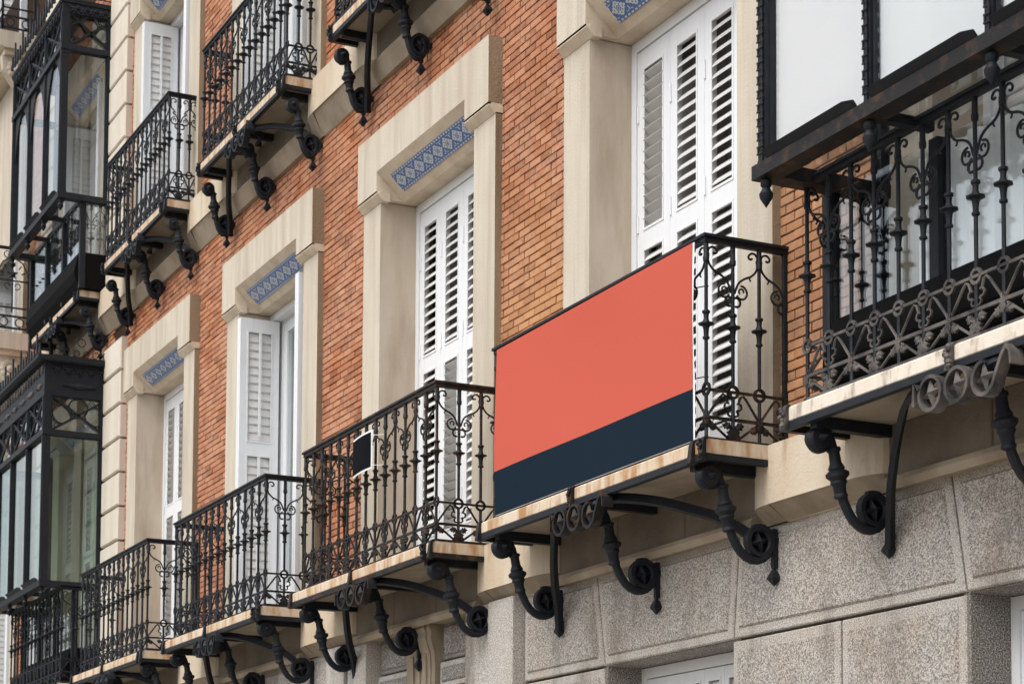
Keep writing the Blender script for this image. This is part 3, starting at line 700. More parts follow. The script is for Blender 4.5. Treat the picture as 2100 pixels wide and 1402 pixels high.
    for sg, xe in ((-1, cx[0] + 0.02), (1, cx[2] - 0.02)):
        a = MB()
        if sg < 0: pts = [(-0.19, yo, -0.165), (-0.235, yo, -0.118), (-0.33, -0.46, -0.105), (-0.48, -0.40, -0.115), (-0.60, -0.335, -0.16), (-0.73, -0.27, -0.265), (-0.85, -0.20, -0.37), (-0.95, -0.13, -0.46), (-1.015, -0.085, -0.58)]
        else: pts = [(0.085, yo, -0.175), (0.10, yo, -0.135), (0.166, yo, -0.112), (0.243, -0.469, -0.104), (0.38, -0.41, -0.124), (0.54, -0.34, -0.164), (0.70, -0.27, -0.222), (0.85, -0.20, -0.283), (1.0, -0.137, -0.384), (1.06, -0.09, -0.45)]
        if not low_row: pts = [(x * .96, y * .60, z * 0.95 - 0.03) for x, y, z in pts]
        a.sweep(smoothp(pts, 4), 0.024, 0.046, up=(0, 0.6, 1)); a.obj('brace', 'iron', t)
    om, stp = mesh_ornament()
    if ('orn', iron2) not in CACHE: CACHE[('orn', iron2)] = om.mesh('scroll_ornament', iron2, True); CACHE[('ostar', iron2)] = MB().star((0, 0, 0), 0.064, 0.022, 'y', 4, -1, 0.36, 0.15, 0.01).mesh('star', iron2)
    orn = put('scroll_ornament', CACHE[('orn', iron2)], t, (0.02, yo - 0.02, 0 if low_row else 0.0))
    for i, (x, z) in enumerate(stp): put('star', CACHE[('ostar', iron2)], orn, (x, -0.012, z))
    for i, x in enumerate((-hw + 0.05, -0.06, hw - 0.10, hw - 0.005)):
        orn_ = (i in (clips or (0, 1, 2)))
        key = ('clip', orn_, i if orn_ else 0)
        me = SH(key, lambda: mesh_clip(orn_), 'edge_clip', iron2)
        put('edge_clip', me, t, (x, -dslab, 0.0))
    return t

lowL = {-12.0: 'black iron balcony under the lower glazed iron bay at the left edge',
        -9.0: 'black iron balcony of the lower row next to the stone quoins, with closed shutters behind',
        -6.0: 'black iron balcony of the lower row with folded white shutters standing open behind it',
        -3.0: 'weathered iron balcony carrying the small black sign, left of the coral banner',
        0.0: 'iron balcony hung with the large coral and navy banner',
        3.0: 'dusty grey-black iron balcony at the right under the white curtained glass bay',}
upL = {-12.0: 'black iron balcony of the upper row under the upper glazed iron bay',
       -9.0: 'black iron balcony of the upper row beside the stone quoins, open white shutter behind',
       -6.0: 'black iron balcony of the upper row above the open shutters, cut by the top edge',
       -3.0: 'black iron balcony at the top centre, its underside and brackets showing'}
wid = {-12.0: (1.2, 1.2), -9.0: (1.2, 1.2), -6.0: (1.2, 1.2), -3.0: (1.2, 1.2), 0.0: (1.2, 1.2), 3.0: (1.2, 1.2)}
for c, lb in lowL.items():
    iron, iron2 = ('iron', None)
    if c == -3.0: iron, iron2 = 'iron_brown', 'iron_brown'
    if c == 0.0: iron, iron2 = 'iron', 'iron_brown'
    if c == 3.0: iron, iron2 = 'iron', 'iron_dusty'
    balcony(c, ZB, lb, 1.2, 0.51, 1.097, 0.44, True, iron, iron2, 'slabgrey' if c == 3.0 else 'slab', clips={-3.0: (2,), -6.0: (2, 3), -9.0: (9,), 3.0: (0, 1), 0.0: (1, 3)}.get(c, (0, 1, 2)))
for c, lb in upL.items():
    balcony(c - 0.03, ZC, lb, 1.05, 0.314, 1.0, 0.285, False)

# ------------------------------------------------------------------ windows
def slat_mesh(w, tilt, depth=0.060):
    b = MB(); d = depth / 2; th = 0.004
    ca, sa = math.cos(tilt), math.sin(tilt)
    P_ = [(-d, -th * .5), (-d * .8, th), (d * .8, th), (d, -th * .5), (d * .8, -th), (-d * .8, -th)]
    q = [(y * ca - z * sa, y * sa + z * ca) for y, z in P_]
    b.prism(q, 'x', -w / 2, w / 2); return b
def leaf_shutter(parent, x, y, z0, z1, w, zmid, tilts, rotz=0.0, st=0.066, pitch=0.061, rod=False, tr=0.10):
    """one louvred leaf, hinged object at (x,y), width along local x"""
    f = MB(); t = 0.018; mr = 0.10
    H = z1 - z0
    f.box(0.001, st, -t, t, z0, z1); f.box(w - st, w - 0.001, -t, t, z0, z1)
    f.box(st, w - st, -t, t, z1 - tr, z1); f.box(st, w - st, -t, t, zmid - mr / 2, zmid + mr / 2); f.box(st, w - st, -t, t, z0, z0 + 0.30)
    for a, b in ((z0 + 0.30, zmid - mr / 2), (zmid + mr / 2, z1 - tr)):       # bead round each louvred field
        f.box(st, st + 0.012, -t - 0.004, -t + .001, a, b); f.box(w - st - 0.012, w - st, -t - 0.004, -t + .001, a, b)
        f.box(st + .012, w - st - .012, -t - 0.004, -t + .006, b - 0.014, b); f.box(st + .012, w - st - .012, -t - 0.004, -t + .006, a, a + 0.014)
    sh = f.obj('shutter', 'paint', parent, (x, y, 0)); sh.rotation_euler = (0, 0, rotz)
    for (a, b), tl in zip(((z0 + 0.30, zmid - mr / 2), (zmid + mr / 2, z1 - tr)), tilts):
        n = max(1, int((b - a - 0.03) / pitch)); key = ('slat', round(w - 2 * st, 3), round(tl, 2))
        me = SH(key, lambda: slat_mesh(w - 2 * st - 0.002, tl, 0.060 if abs(tl) < 1.2 else pitch * 1.3), 'slat', 'slat', False)
        for k in range(n):
            put('slat', me, sh, (w / 2, 0, a + 0.022 + (b - a - 0.04) * (k + 0.5) / n))
        if rod:
            rd = MB(); rd.box(w / 2 - 0.009, w / 2 + 0.009, -t - 0.022, -t - 0.006, a + 0.05, b - 0.02); rd.obj('tilt_rod', 'paint', sh)
    if rotz == 0:
        for zz in (z1 - 0.35, zmid + 0.1, z0 + 0.5):
            hg = MB(); hg.lathe([(0.007, -0.05), (0.007, 0.05)], 6, (0.012, -t - 0.004, zz)); hg.obj('hinge', 'paint', sh)
    return sh
OPEN_T, SHUT_T, HALF_T = R(50), R(80), R(-34)
def french_window(c, zf, zj, label, kind, tilts=None):
    t = thing('french_window', label, 'window', (c, 0, zf), 'white windows behind the balconies')
    H = zj - zf
    fr = MB()
    fr.box(-0.749, -0.70, FY - 0.02, FY + 0.05, 0.0, H + .004); fr.box(0.70, 0.749, FY - 0.02, FY + 0.05, 0.0, H + .004); fr.box(-0.70, 0.70, FY - 0.02, FY + 0.05, H - 0.055, H + .004); fr.box(-.7, .7, FY - .02, FY + .05, 0.0, 0.04)
    fr.obj('frame', 'paint', t)
    zmid = 3.60 - ZB if zf < 5 else 1.40
    if kind == 'closed':
        w = 0.35
        gz = MB(); gz.box(-0.70, 0.70, FY + 0.11, FY + 0.115, 0.04, H - 0.06); gz.obj('inner_glazing', 'inner', t)
        for x in (-0.66, -0.02, 0.62): MB().box(x, x + 0.045, FY + 0.095, FY + 0.1095, 0.04, H - 0.06).obj('glazing_bar', 'inner_bar', t)
        for k in range(4): leaf_shutter(t, -0.70 + k * w, FY + 0.01, 0.045, H - 0.06, w, zmid, tilts[k])
    else:
        w = 0.335
        for sg in (-1, 1):
            for j in range(2):
                leaf_shutter(t, sg * (0.694 - 0.04 * j), -0.075 if kind == 'open' else -0.06, 0.05, H - 0.065, w, zmid, (SHUT_T, SHUT_T), PI / 2, 0.06, 0.066, True)
        # glazed doors
        for a, b in ((-0.62, -0.003), (0.003, 0.62)):
            d = MB(); y0, y1 = FY + 0.06, FY + 0.10
            d.box(a, a + 0.075, y0, y1, 0.05, H - 0.07); d.box(b - 0.075, b, y0, y1, 0.05, H - 0.07); d.box(a + .075, b - .075, y0, y1, H - 0.16, H - 0.07); d.box(a + .075, b - .075, y0, y1, 0.05, 0.45)
            dd = d.obj('door', 'paint', t)
            MB().box(a + 0.075, b - 0.075, FY + 0.075, FY + 0.079, 0.45, H - 0.16).obj('pane', 'glass', dd)
        fr2 = MB(); fr2.box(-0.70, -0.621, FY + 0.052, FY + 0.11, 0, H); fr2.box(0.621, 0.70, FY + 0.052, FY + 0.11, 0, H); fr2.box(-0.62, 0.62, FY + 0.052, FY + 0.11, H - 0.069, H); fr2.obj('frame', 'paint', t)
        cu = MB(); n = 40; V = []; 
        for k in range(n + 1):
            x = -0.6 + 1.2 * k / n; V += [(x, FY + 0.20 + 0.018 * math.sin(k * 1.7), 0.05), (x, FY + 0.20 + 0.018 * math.sin(k * 1.7), H - 0.1)]
        cu.add(V, [(2 * k, 2 * k + 2, 2 * k + 3, 2 * k + 1) for k in range(n)]); cu.obj('curtain', 'curtain', t)
    return t
O_, S_, H_ = OPEN_T, SHUT_T, HALF_T
french_window(0.0, ZB, ZJ, 'tall white louvred shutters, closed, rising above the coral banner', 'closed', [(O_, H_), (O_, O_), (O_, O_), (O_, O_)])
french_window(-3.0, ZB, ZJ, 'tall white louvred shutters, closed, behind the balcony with the black sign', 'closed', [(O_, O_), (H_, O_), (O_, O_), (O_, O_)])
french_window(-6.0, ZB, ZJ, 'white glazed window with folded louvred shutters swung open on the lower floor', 'open')
french_window(-9.0, ZB, ZJ, 'closed white louvred shutters deep in the stone surround nearest the quoins, lower floor', 'closed', [(H_, H_), (H_, H_), (O_, O_), (O_, O_)])
french_window(-12.0, ZB, ZJ, 'shuttered white window seen through the lower glazed iron bay', 'closed', [(H_, H_), (H_, H_), (O_, O_), (O_, O_)])
french_window(3.0, ZB, ZJ, 'white window behind the sheer blinds of the right-hand glazed bay', 'closed', [(S_, S_)] * 4)
french_window(-9.0, ZC, ZJU, 'white window with one folded shutter standing open on the upper floor', 'open')
french_window(-6.0, ZC, ZJU, 'white curtained window behind the upper balcony at the top of the picture', 'open')
french_window(-3.0, ZC, ZJU, 'white window above the top centre balcony', 'open')
french_window(-12.0, ZC, ZJU, 'white window with open shutter seen through the upper glazed iron bay', 'open')
french_window(-15.75, ZB + 0.0, ZJ, 'white window of the far lower balcony with star railing', 'open')
french_window(-15.75, ZC, ZJU, 'white window edge behind the far star-patterned railing at the left edge', 'open')
french_window(-15.75, ZC + PITCH + 0.97, ZC + PITCH + 3.4, 'white window behind the railing in the top left corner', 'open')
tr = thing('trellis_screen', 'small cream lattice screen set in the upper window behind its balcony', 'screen', (-8.62, 0.16, ZC + 0.30))
fr = MB(); fr.box(-0.24, 0.24, 0, 0.02, 0.0, 0.02); fr.box(-0.24, 0.24, 0, 0.02, 0.40, 0.42); fr.box(-0.24, -0.22, 0, 0.02, 0.02, 0.40); fr.box(0.22, 0.24, 0, 0.02, 0.02, 0.40); fr.obj('frame', 'stone', tr)
for k in range(12): MB().box(-0.215 + k * 0.039, -0.207 + k * 0.039, 0.003, 0.009, 0.02, 0.40).obj('slat', 'stone', tr)
for k in range(9): MB().box(-0.22, 0.22, 0.0095, 0.016, 0.045 + k * 0.042, 0.053 + k * 0.042).obj('slat', 'stone', tr)

# ground-floor windows
for c, lb in ((0.07, 'white shuttered ground-floor window of which the top shows below the banner balcony'), (3.07, 'edge of a white ground-floor window at the lower right corner')):
    t = thing('shuttered_window', lb, 'window', (c, 0, -1.0))
    fr = MB(); fr.box(-0.625, -0.575, 0.17, 0.24, 0, 2.22); fr.box(0.575, 0.625, 0.17, 0.24, 0, 2.22); fr.box(-0.575, 0.575, 0.17, 0.24, 2.165, 2.22); fr.obj('frame', 'paint', t)
    for k in range(6):
        leaf_shutter(t, -0.575 + k * 0.1917, 0.20, 0.02, 2.16, 0.1915, 1.1, (SHUT_T, SHUT_T if k not in (2,) else R(60)), 0.0, 0.032, 0.085, tr=0.05)

# ------------------------------------------------------------------ glazed iron bays (miradors)
def mirador(c, x0, x1, yf, zb, zg, zs, zt, label, medallion=False, arches=False, curtain=False, cres=True, zlow=None, npan=3, glass='glass_green'):
    t = thing('glazed_bay', label, 'glazed balcony', (c, 0, zb), 'glazed iron bays')
    X = lambda x: x - c
    a, b = X(x0), X(x1); Z = lambda z: z - zb; w = (b - a) / npan
    posts = [a + k * w for k in range(npan + 1)]
    def post(x, y, d=0.032, zt_=None):
        p = MB(); p.box(x - d, x + d, y - d, y + d, 0.06, zt_ or Z(zs)); p.box(x - d * .45, x + d * .45, y - d - 0.008, y - d + .001, 0.06, zt_ or Z(zs))
        p.lathe([(d * 1.5, 0), (d * 1.5, 0.02), (d * 1.2, 0.03)], 4, (x, y, 0.06)); p.lathe([(d * 1.2, 0), (d * 1.6, 0.02), (d * 1.6, 0.05), (d * 1.2, 0.06)], 4, (x, y, (Z(zg)) - 0.06))
        if curtain and y < -.3:
            zz, q_ = 0.10, 0
            while zz < Z(zg) - .08:
                o_ = d * (.5 if q_ % 2 else -.5); p.box(x - d * .8, x + d * .8, y - d - .012, y - d - .0075, zz, zz + .007); p.box(x + o_ - .004, x + o_ + .004, y - d - .012, y - d - .0075, zz + .0071, zz + .0299); zz += .03; q_ += 1
        p.obj('post', 'iron', t)
    for i, x in enumerate(posts): post(x, yf, (0.030 if curtain else 0.034) if i in (0, npan) else (0.022 if curtain else 0.026))
    for x in (a, b): post(x, -0.06, 0.036)
    # frame members
    sill = MB(); sill.box(a - .05, b + .05, yf - 0.05, yf + 0.045, -0.0, 0.06); sill.box(a - .05, a + 0.045, yf + .0455, -0.01, 0.0, 0.06); sill.box(b - 0.045, b + .05, yf + .0455, -0.01, 0.0, 0.06)
    sill.obj('sill_beam', 'iron_brown' if curtain else 'iron', t)
    for x in posts:
        pd = MB(); pd.lathe([(0.010, -0.001), (0.024, -0.01), (0.024, -0.03), (0.016, -0.04), (0.030, -0.065), (0.026, -0.085), (0.0, -0.125)], 10, (x, yf - .01, 0)); pd.obj('pendant', 'iron', t, smooth=True)
    for x in posts[1:-1]:
        g = MB(); g.box(x - 0.02, x + 0.02, yf + 0.046, -0.36 if curtain else -0.30, 0.005, 0.045); g.obj('bearer', 'iron', t)
    for k in range(npan):             # bent drip flaps and panes
        d = MB(); p0, p1 = posts[k] + 0.06, posts[k + 1] - 0.035
        d.add([(p0, yf - 0.045, 0.062), (p1, yf - 0.045, 0.062), (p1, yf - 0.065, 0.085), (p1 - 0.06, yf - 0.075, 0.096), (p0, yf - 0.075, 0.092)], [(0, 1, 2, 3, 4)])
        d.add([(p0, yf - 0.040, 0.062), (p1, yf - 0.040, 0.062), (p1, yf - 0.060, 0.085), (p1 - 0.06, yf - 0.070, 0.096), (p0, yf - 0.070, 0.092)], [(4, 3, 2, 1, 0)])
        d.obj('drip_flap', 'iron', t)
        MB().box(posts[k] + 0.0265, posts[k + 1] - 0.0265, yf - 0.004, yf + 0.002, 0.061, Z(zg)).obj('pane', glass, t)
        MB().box(posts[k] + .02, posts[k + 1] - .02, yf + 0.05, -0.33, 0.030, 0.034).obj('soffit_pane', 'glass_clear', t)
        fi = MB(); fi.box(posts[k] + .027, posts[k] + .036, yf - .012, yf + .014, 0.061, Z(zg)); fi.box(posts[k + 1] - .036, posts[k + 1] - .027, yf - .012, yf + .014, 0.061, Z(zg)); fi.obj('casement', 'iron', t)
    for x in (a, b):
        MB().box(x - 0.003, x + 0.003, yf + 0.035, -0.064, 0.061, Z(zg)).obj('pane', glass, t)
    # transom, spandrel with crossed bars and circles, fascia and lip
    tm = MB(); tm.box(a - .045, b + .045, yf - 0.045, yf + 0.04, Z(zg), Z(zg) + 0.055); tm.box(b - .04, b + .045, yf + .0405, -0.01, Z(zg), Z(zg) + .055); tm.box(a - .045, a + .04, yf + .0405, -0.01, Z(zg), Z(zg) + .055); tm.obj('transom', 'iron', t)
    z0, z1 = Z(zg) + 0.055, Z(zs)
    def span(u0, u1, fixed, axis):
        sp_ = MB(); L = u1 - u0; h = z1 - z0
        P_ = (lambda u, z, o=0.0: (u, fixed + o, z)) if axis == 'y' else (lambda u, z, o=0.0: (fixed + o, u, z))
        up = (0, 1, 0) if axis == 'y' else (1, 0, 0)
        sp_.sweep([P_(u0, z0), P_(u1, z1)], 0.02, 0.018, up=up); sp_.sweep([P_(u0, z1), P_(u1, z0)], 0.02, 0.018, up=up)
        sp_.sweep([P_(u0 - .012, z0), P_(u0 - .012, z1)], 0.03, 0.03, up=up); sp_.sweep([P_(u1 + .012, z0), P_(u1 + .012, z1)], 0.03, 0.03, up=up)
        rr = min(0.28 * h, 0.2 * L)
        um, zm = (u0 + u1) / 2, (z0 + z1) / 2
        for uc, zc in ((u0 + rr * 1.05, zm), (u1 - rr * 1.05, zm), (um, z1 - rr * 1.05)):
            c3 = P_(uc, zc); sp_.ring(c3, rr, 0.010, 0.016, axis, 18)
        for uc, zc, aa in ((u0 + .05, z0 + .05, 0), (u1 - .05, z0 + .05, 90), (u0 + .05, z1 - .05, 200), (u1 - .05, z1 - .05, 300), (um - rr * 1.5, z1 - .045, 30), (um + rr * 1.5, z1 - .045, 120)):
            sp_.sweep([P_(q, s2) for q, s2 in arc(uc, zc, 0.035, aa, aa + 420, 12, 0.010)], 0.005, n=4, up=up)
        sp_.obj('spandrel_grille', 'iron', t)
    for k in range(npan): span(posts[k] + .03, posts[k + 1] - .03, yf - 0.01, 'y')
    span(yf + .05, -0.05, b + 0.012, 'x')
    gl = MB(); gl.box(a + .03, b - .03, yf + 0.012, yf + 0.016, z0, z1); gl.box(b - 0.016, b - 0.012, yf + .04, -.04, z0, z1); gl.obj('spandrel_pane', 'glass', t)
    ztop = Z(zt)
    fa = MB(); fa.box(a - .035, b + .035, yf - 0.035, yf + 0.03, Z(zs), ztop); fa.box(b - .03, b + .035, yf + .0305, -0.01, Z(zs), ztop); fa.box(a - .035, a + .03, yf + .0305, -0.01, Z(zs), ztop); fa.obj('fascia_panel', 'iron', t)
    rf = MB(); q_ = 0.09 if medallion else 0.05; rf.box(a - q_, b + q_, yf - q_, -0.005, ztop, ztop + 0.012)
    if medallion: rf.prism([(yf - 0.10, ztop + .0125), (yf - .115, ztop + 0.03), (yf - .115, ztop + .055), (yf - .09, ztop + .06), (-0.004, ztop + .07), (-0.004, ztop + .0125)], 'x', a - .10, b + .10)
    else: rf.prism([(yf - 0.045, ztop + .0125), (yf - .055, ztop + 0.02), (yf - .055, ztop + .035), (yf - .04, ztop + .04), (-0.004, ztop + .045), (-0.004, ztop + .0125)], 'x', a - .05, b + .05)
    rf.obj('roof', 'iron', t)
    # scalloped valance of small palmettes
    def palm(u, fixed, axis, z):
        v = MB(); r = 0.055
        P_ = (lambda du, dz, o: (u + du, fixed - o, z + dz)) if axis == 'y' else (lambda du, dz, o: (fixed + o, u + du, z + dz))
        for du, dz, q in ((0, -.02, .026), (-.03, -.015, .02), (.03, -.015, .02), (-.015, -.045, .018), (.015, -.045, .018), (0, -.07, .014), (-0.05, 0.0, .016), (.05, 0, .016)):
            o3 = P_(du, dz, 0.0); v.lathe([(q, 0), (q * .8, 0.012), (q * .3, 0.018)], 6, o3, (0, -1, 0) if axis == 'y' else (1, 0, 0))
        return v
    nv = int((b - a) / 0.115)
    for k in range(nv): palm(a + (k + .5) * (b - a) / nv, yf - 0.0355, 'y', ztop - 0.03).obj('palmette', 'iron_dusty' if medallion else 'iron', t)
    for k in range(5): palm(yf + 0.03 + (k + .5) * (-yf - .06) / 5, b + 0.0355, 'x', ztop - 0.03).obj('palmette', 'iron', t)
    if medallion:
        for k in range(2 * npan):
            u = a + (k + .5) * w / 2; md = MB()
            for j in range(-4, 5):
                q = 0.034 - abs(j) * 0.005; md.lathe([(q, 0), (q * .8, .012), (q * .2, .02)], 6, (u + j * 0.026, yf - 0.0355, (Z(zs) + ztop) / 2 - 0.05), (0, -1, 0))
            md.obj('medallion', 'iron_dusty', t)
        md = MB()
        for j in range(-6, 7):
            q = 0.040 - abs(j) * 0.0045; md.lathe([(q, 0), (q * .8, .012), (q * .2, .02)], 6, (b + 0.0355, yf / 2 + j * 0.026, (Z(zs) + ztop) / 2 - 0.05), (1, 0, 0))
        md.obj('medallion', 'iron', t)
    if arches:
        for k in range(npan):
            ar = MB(); p0, p1 = posts[k] + .03, posts[k + 1] - .03; L = p1 - p0
            for sg, px in ((1, p0), (-1, p1)):
                L2 = [(px, Z(zg))] + [(px + sg * L * 0.5 * q, Z(zg) - 0.52 * (1 - q) ** 1.7) for q in (0, .1, .2, .35, .5, .7, .9, 1.0)]
                L2 = [(px, Z(zg) - 0.001)] + [(px + sg * L * .5 * q, Z(zg) - .5 * (1 - q) ** 2) for q in (1.0, .8, .6, .45, .3, .18, .08, 0)]
                ar.prism(L2 if sg < 0 else L2[::-1], 'y', yf - .016, yf - .006)
            ar.obj('arch_plate', 'iron', t)
    if cres:
        ncr = int((b - a) / 0.115)
        for k in range(ncr):
            u = a + (k + .5) * (b - a) / ncr; v = MB(); hgt = 0.27 if k % 3 == 1 else 0.15
            v.prism([(u - .012, ztop + .055), (u + .012, ztop + .055), (u + .022, ztop + .055 + hgt * .55), (u + .012, ztop + .055 + hgt), (u - .012, ztop + .055 + hgt), (u - .022, ztop + .055 + hgt * .55)], 'y', yf - .075, yf - .060)
            v.sweep([(u + x, yf - .068, ztop + z) for x, z in arc(.035, .10, .028, 180, -60, 6)], .006, n=4, up=(0, 1, 0)); v.sweep([(u - x, yf - .068, ztop + z) for x, z in arc(.035, .10, .028, 180, -60, 6)], .006, n=4, up=(0, 1, 0))
            v.obj('cresting', 'iron', t)
        for k in range(3):
            y_ = yf + .03 + (k + .5) * (-yf - .05) / 3; v = MB(); q = -yf / 3 * .24
            for s2 in (-1, 1):
                v.sweep([(b + .07, y_ + s2 * x, ztop + z) for x, z in arc(q * .9, .11, q * .75, -90, 250, 10, q * .45)], .0055, n=4, up=(1, 0, 0))
            if k == 1: v.sweep([(b + .07, y_ + x, ztop + z) for x, z in arc(0, .22, q * .8, -90, 270, 12)], .0055, n=4, up=(1, 0, 0))
            v.sweep([(b + .07, y_ - .09, ztop + .07), (b + .07, y_ + .09, ztop + .07)], .006, n=4, up=(1, 0, 0)); v.obj('cresting', 'iron', t)
    # glazed screen behind the railing below
    if zlow is not None:
        ys = -0.30 if yf < -0.5 else -0.20; z2 = zlow - zb
        ls = MB(); xs = [a - 0.04 + k * (b - a + .02) / (npan * 1) for k in range(npan + 1)]
        for x in xs: MB().box(x - .028, x + .028, ys - .028, ys + .028, z2, -0.001).obj('post', 'iron', t)
        for x in (xs[0], xs[-1]): MB().box(x - .022, x + .022, -.06, -.02, z2, -0.001).obj('post', 'iron', t)
        lp = MB(); zc = z2 + 0.36
        for q in range(1):
            prof = [(ys - .01, z2), (ys - .05, z2 + .08), (ys - .07, z2 + .17), (ys - .05, z2 + .27), (ys - .03, zc), (ys + .02, zc), (ys + .02, z2)]
            lp.prism(prof, 'x', xs[0] + .03, xs[-1] - .03)
        lp.box(xs[-1] - .02, xs[-1] + .02, ys + .03, -.06, z2, zc)
        lp.obj('apron_panel', 'panel_black', t)
        pg = MB()
        for k in range(npan): pg.box(xs[k] + .028, xs[k + 1] - .028, ys - .003, ys + .003, zc + .001, -.001)
        pg.box(xs[-1] - .003, xs[-1] + .003, ys + .03, -.06, zc + .001, -.001); pg.box(xs[0] - .003, xs[0] + .003, ys + .03, -.06, zc + .001, -.001)
        pg.obj('lower_pane', 'glass', t)
    if curtain:
        cu = MB(); n = 36; V = []
        cu.add([(a + .036, yf + .018, 0.065), (b - .036, yf + .018, 0.065), (b - .036, yf + .018, Z(zg) - .02), (a + .036, yf + .018, Z(zg) - .02)], [(0, 1, 2, 3)])
        cu.obj('roller_blind', 'sheer', t)
        cv = MB(); V = []; n = 90; xs0, xs1 = a + 0.50, b - .03
        for k in range(n + 1):
            x = xs0 + (xs1 - xs0) * k / n; o = 0.02 * math.sin(k * 0.9) + .01 * math.sin(k * 2.3); V += [(x, -0.255 + o, zlow - zb + .05), (x, -0.255 + o, -0.01)]
        cv.add(V, [(2 * k, 2 * k + 2, 2 * k + 3, 2 * k + 1) for k in range(n)]); cv.obj('curtain', 'curtain', t)
    return t
mirador(-12.0, -13.07, -10.93, -0.624, 3.005, 4.51, 4.905, 5.23, 'lower glazed iron bay at the left edge with medallions on its black fascia', True, False, False, True, ZB + .01)
mirador(-12.0, -13.07, -10.93, -0.522, 6.90, 8.42, 8.80, 8.90, 'upper glazed iron bay with arched panes and a scalloped black valance', False, True, False, True, ZC + .01, 3, 'glass_clear')
mirador(3.0, 1.92, 4.08, -0.645, 2.985, 4.55, 4.95, 5.3, 'right-hand glazed iron bay with white blinds and rusty lower beam', True, False, True, False, ZB + .01, 3, 'glass_clear')

# ------------------------------------------------------------------ far stone balconies on the left
def stone_balcony(c, zf, label):
    t = thing('stone_balcony', label, 'balcony', (c, 0, zf), 'moulded stone balconies at the far left')
    hw = 1.25; d = 0.44
    s_ = MB()
    s_.prism([(-d, 0.0), (-d, -0.10), (-d + .01, -0.105), (-d + .01, -.12), (-d - .0, -.13), (-d + .02, -.18), (-d + .06, -.20), (0, -.20), (0, 0)], 'x', -hw, hw)
    s_.obj('slab', 'stone', t)
    u = MB(); u.box(-hw + .08, hw - .05, -d + .08, -.02, -.26, -.2005); u.obj('soffit_band', 'soffit', t)
    for x in (-hw + .1, hw - .22):
        k = MB(); k.prism([(-.38, -.26), (-.36, -.42), (-.22, -.62), (-.1, -.8), (0.0, -.85), (0, -.26)], 'x', x, x + .12); kk = k.obj('stone_console', 'stone', t)
        f = MB()
        for q in range(10):
            aa = 2 * PI * q / 10; cx_, cz_ = -.2 + .085 * math.cos(aa), -.41 + .085 * math.sin(aa)
            f.lathe([(0.038, 0), (0.032, .014), (.012, .02)], 8, (x + .1205, cx_, cz_), (1, 0, 0))
        f.lathe([(0.05, 0.0), (0.045, .025), (.02, .045), (.01, .06)], 10, (x + .1205, -.2, -.41), (1, 0, 0)); f.obj('rosette', 'stone', kk)
    # railing panel with stars: right end, front and left end
    def panel(P_, L, n, nm):
        axis = 'y' if nm == 'front' else 'x'; up = (0, 1, 0) if axis == 'y' else (1, 0, 0)
        for z, q in ((1.0, .022), (.62, .010), (.30, .012), (.20, .014), (.06, .014)): MB().sweep([P_(0, z), P_(L, z)], q, q * 1.6, up=(0, 0, 1)).obj('rail', 'iron', t)
        w = L / n
        for k in range(n + 1):
            p = MB(); x0, y0, z0 = P_(k * w, 0); p.lathe([(.014, 0), (.014, .6), (.03, .63), (.014, .66), (.022, .72), (.014, .74), (.014, 1.0)], 8, (x0, y0, 0)); p.obj('baluster', 'iron', t)
        for k in range(n):
            m_ = (k + .5) * w
            st = MB(); cc = P_(m_, .70); st.star(cc, 0.075, .02, axis, 5, -1 if axis == 'y' else 1, .42); st.sweep([P_(m_, .66), P_(m_, .25)], .010, n=6, up=up)
            st.obj('star', 'iron', t)
            sc = MB()
            for s2 in (-1, 1):
                sc.sweep([P_(m_ + s2 * x, z) for x, z in arc(.06, .93, .05, -90, 240, 9, .02)], .007, n=4, up=up)
                sc.sweep([P_(m_ + s2 * x, z) for x, z in arc(.055, .56, .045, -120, 220, 9, .02)], .007, n=4, up=up)
                sc.sweep([P_(m_ + s2 * x, z) for x, z in ((0, .90), (w * .3, .84), (w * .47, .72))], .009, n=4, up=up)
                for a_ in (20, 50, 80): sc.sweep([P_(m_ + s2 * math.cos(R(a_)) * w * .42, .66 + math.sin(R(a_)) * .18), P_(m_ + s2 * math.cos(R(a_)) * w * .30, .66 + math.sin(R(a_)) * .13)], .010, n=4, up=up)
                for q in (0.25,):
                    sc.ring(P_(m_ + s2 * w * q, .13), .05, .012, .012, axis, 12)
            sc.obj('scroll', 'iron', t)
    yr = -d + .05
    panel(lambda u, z: (hw - .06, yr + u, z), -yr - .02, 1, 'side'); panel(lambda u, z: (-hw + .06 + u, yr, z), 2 * hw - .12, 5, 'front')
    return t
stone_balcony(-15.75, ZC + .46, 'far moulded stone balcony with star railing at the left edge, carved rosette below')
stone_balcony(-15.75, 10.04, 'moulded stone balcony in the top left corner with black openwork railing')

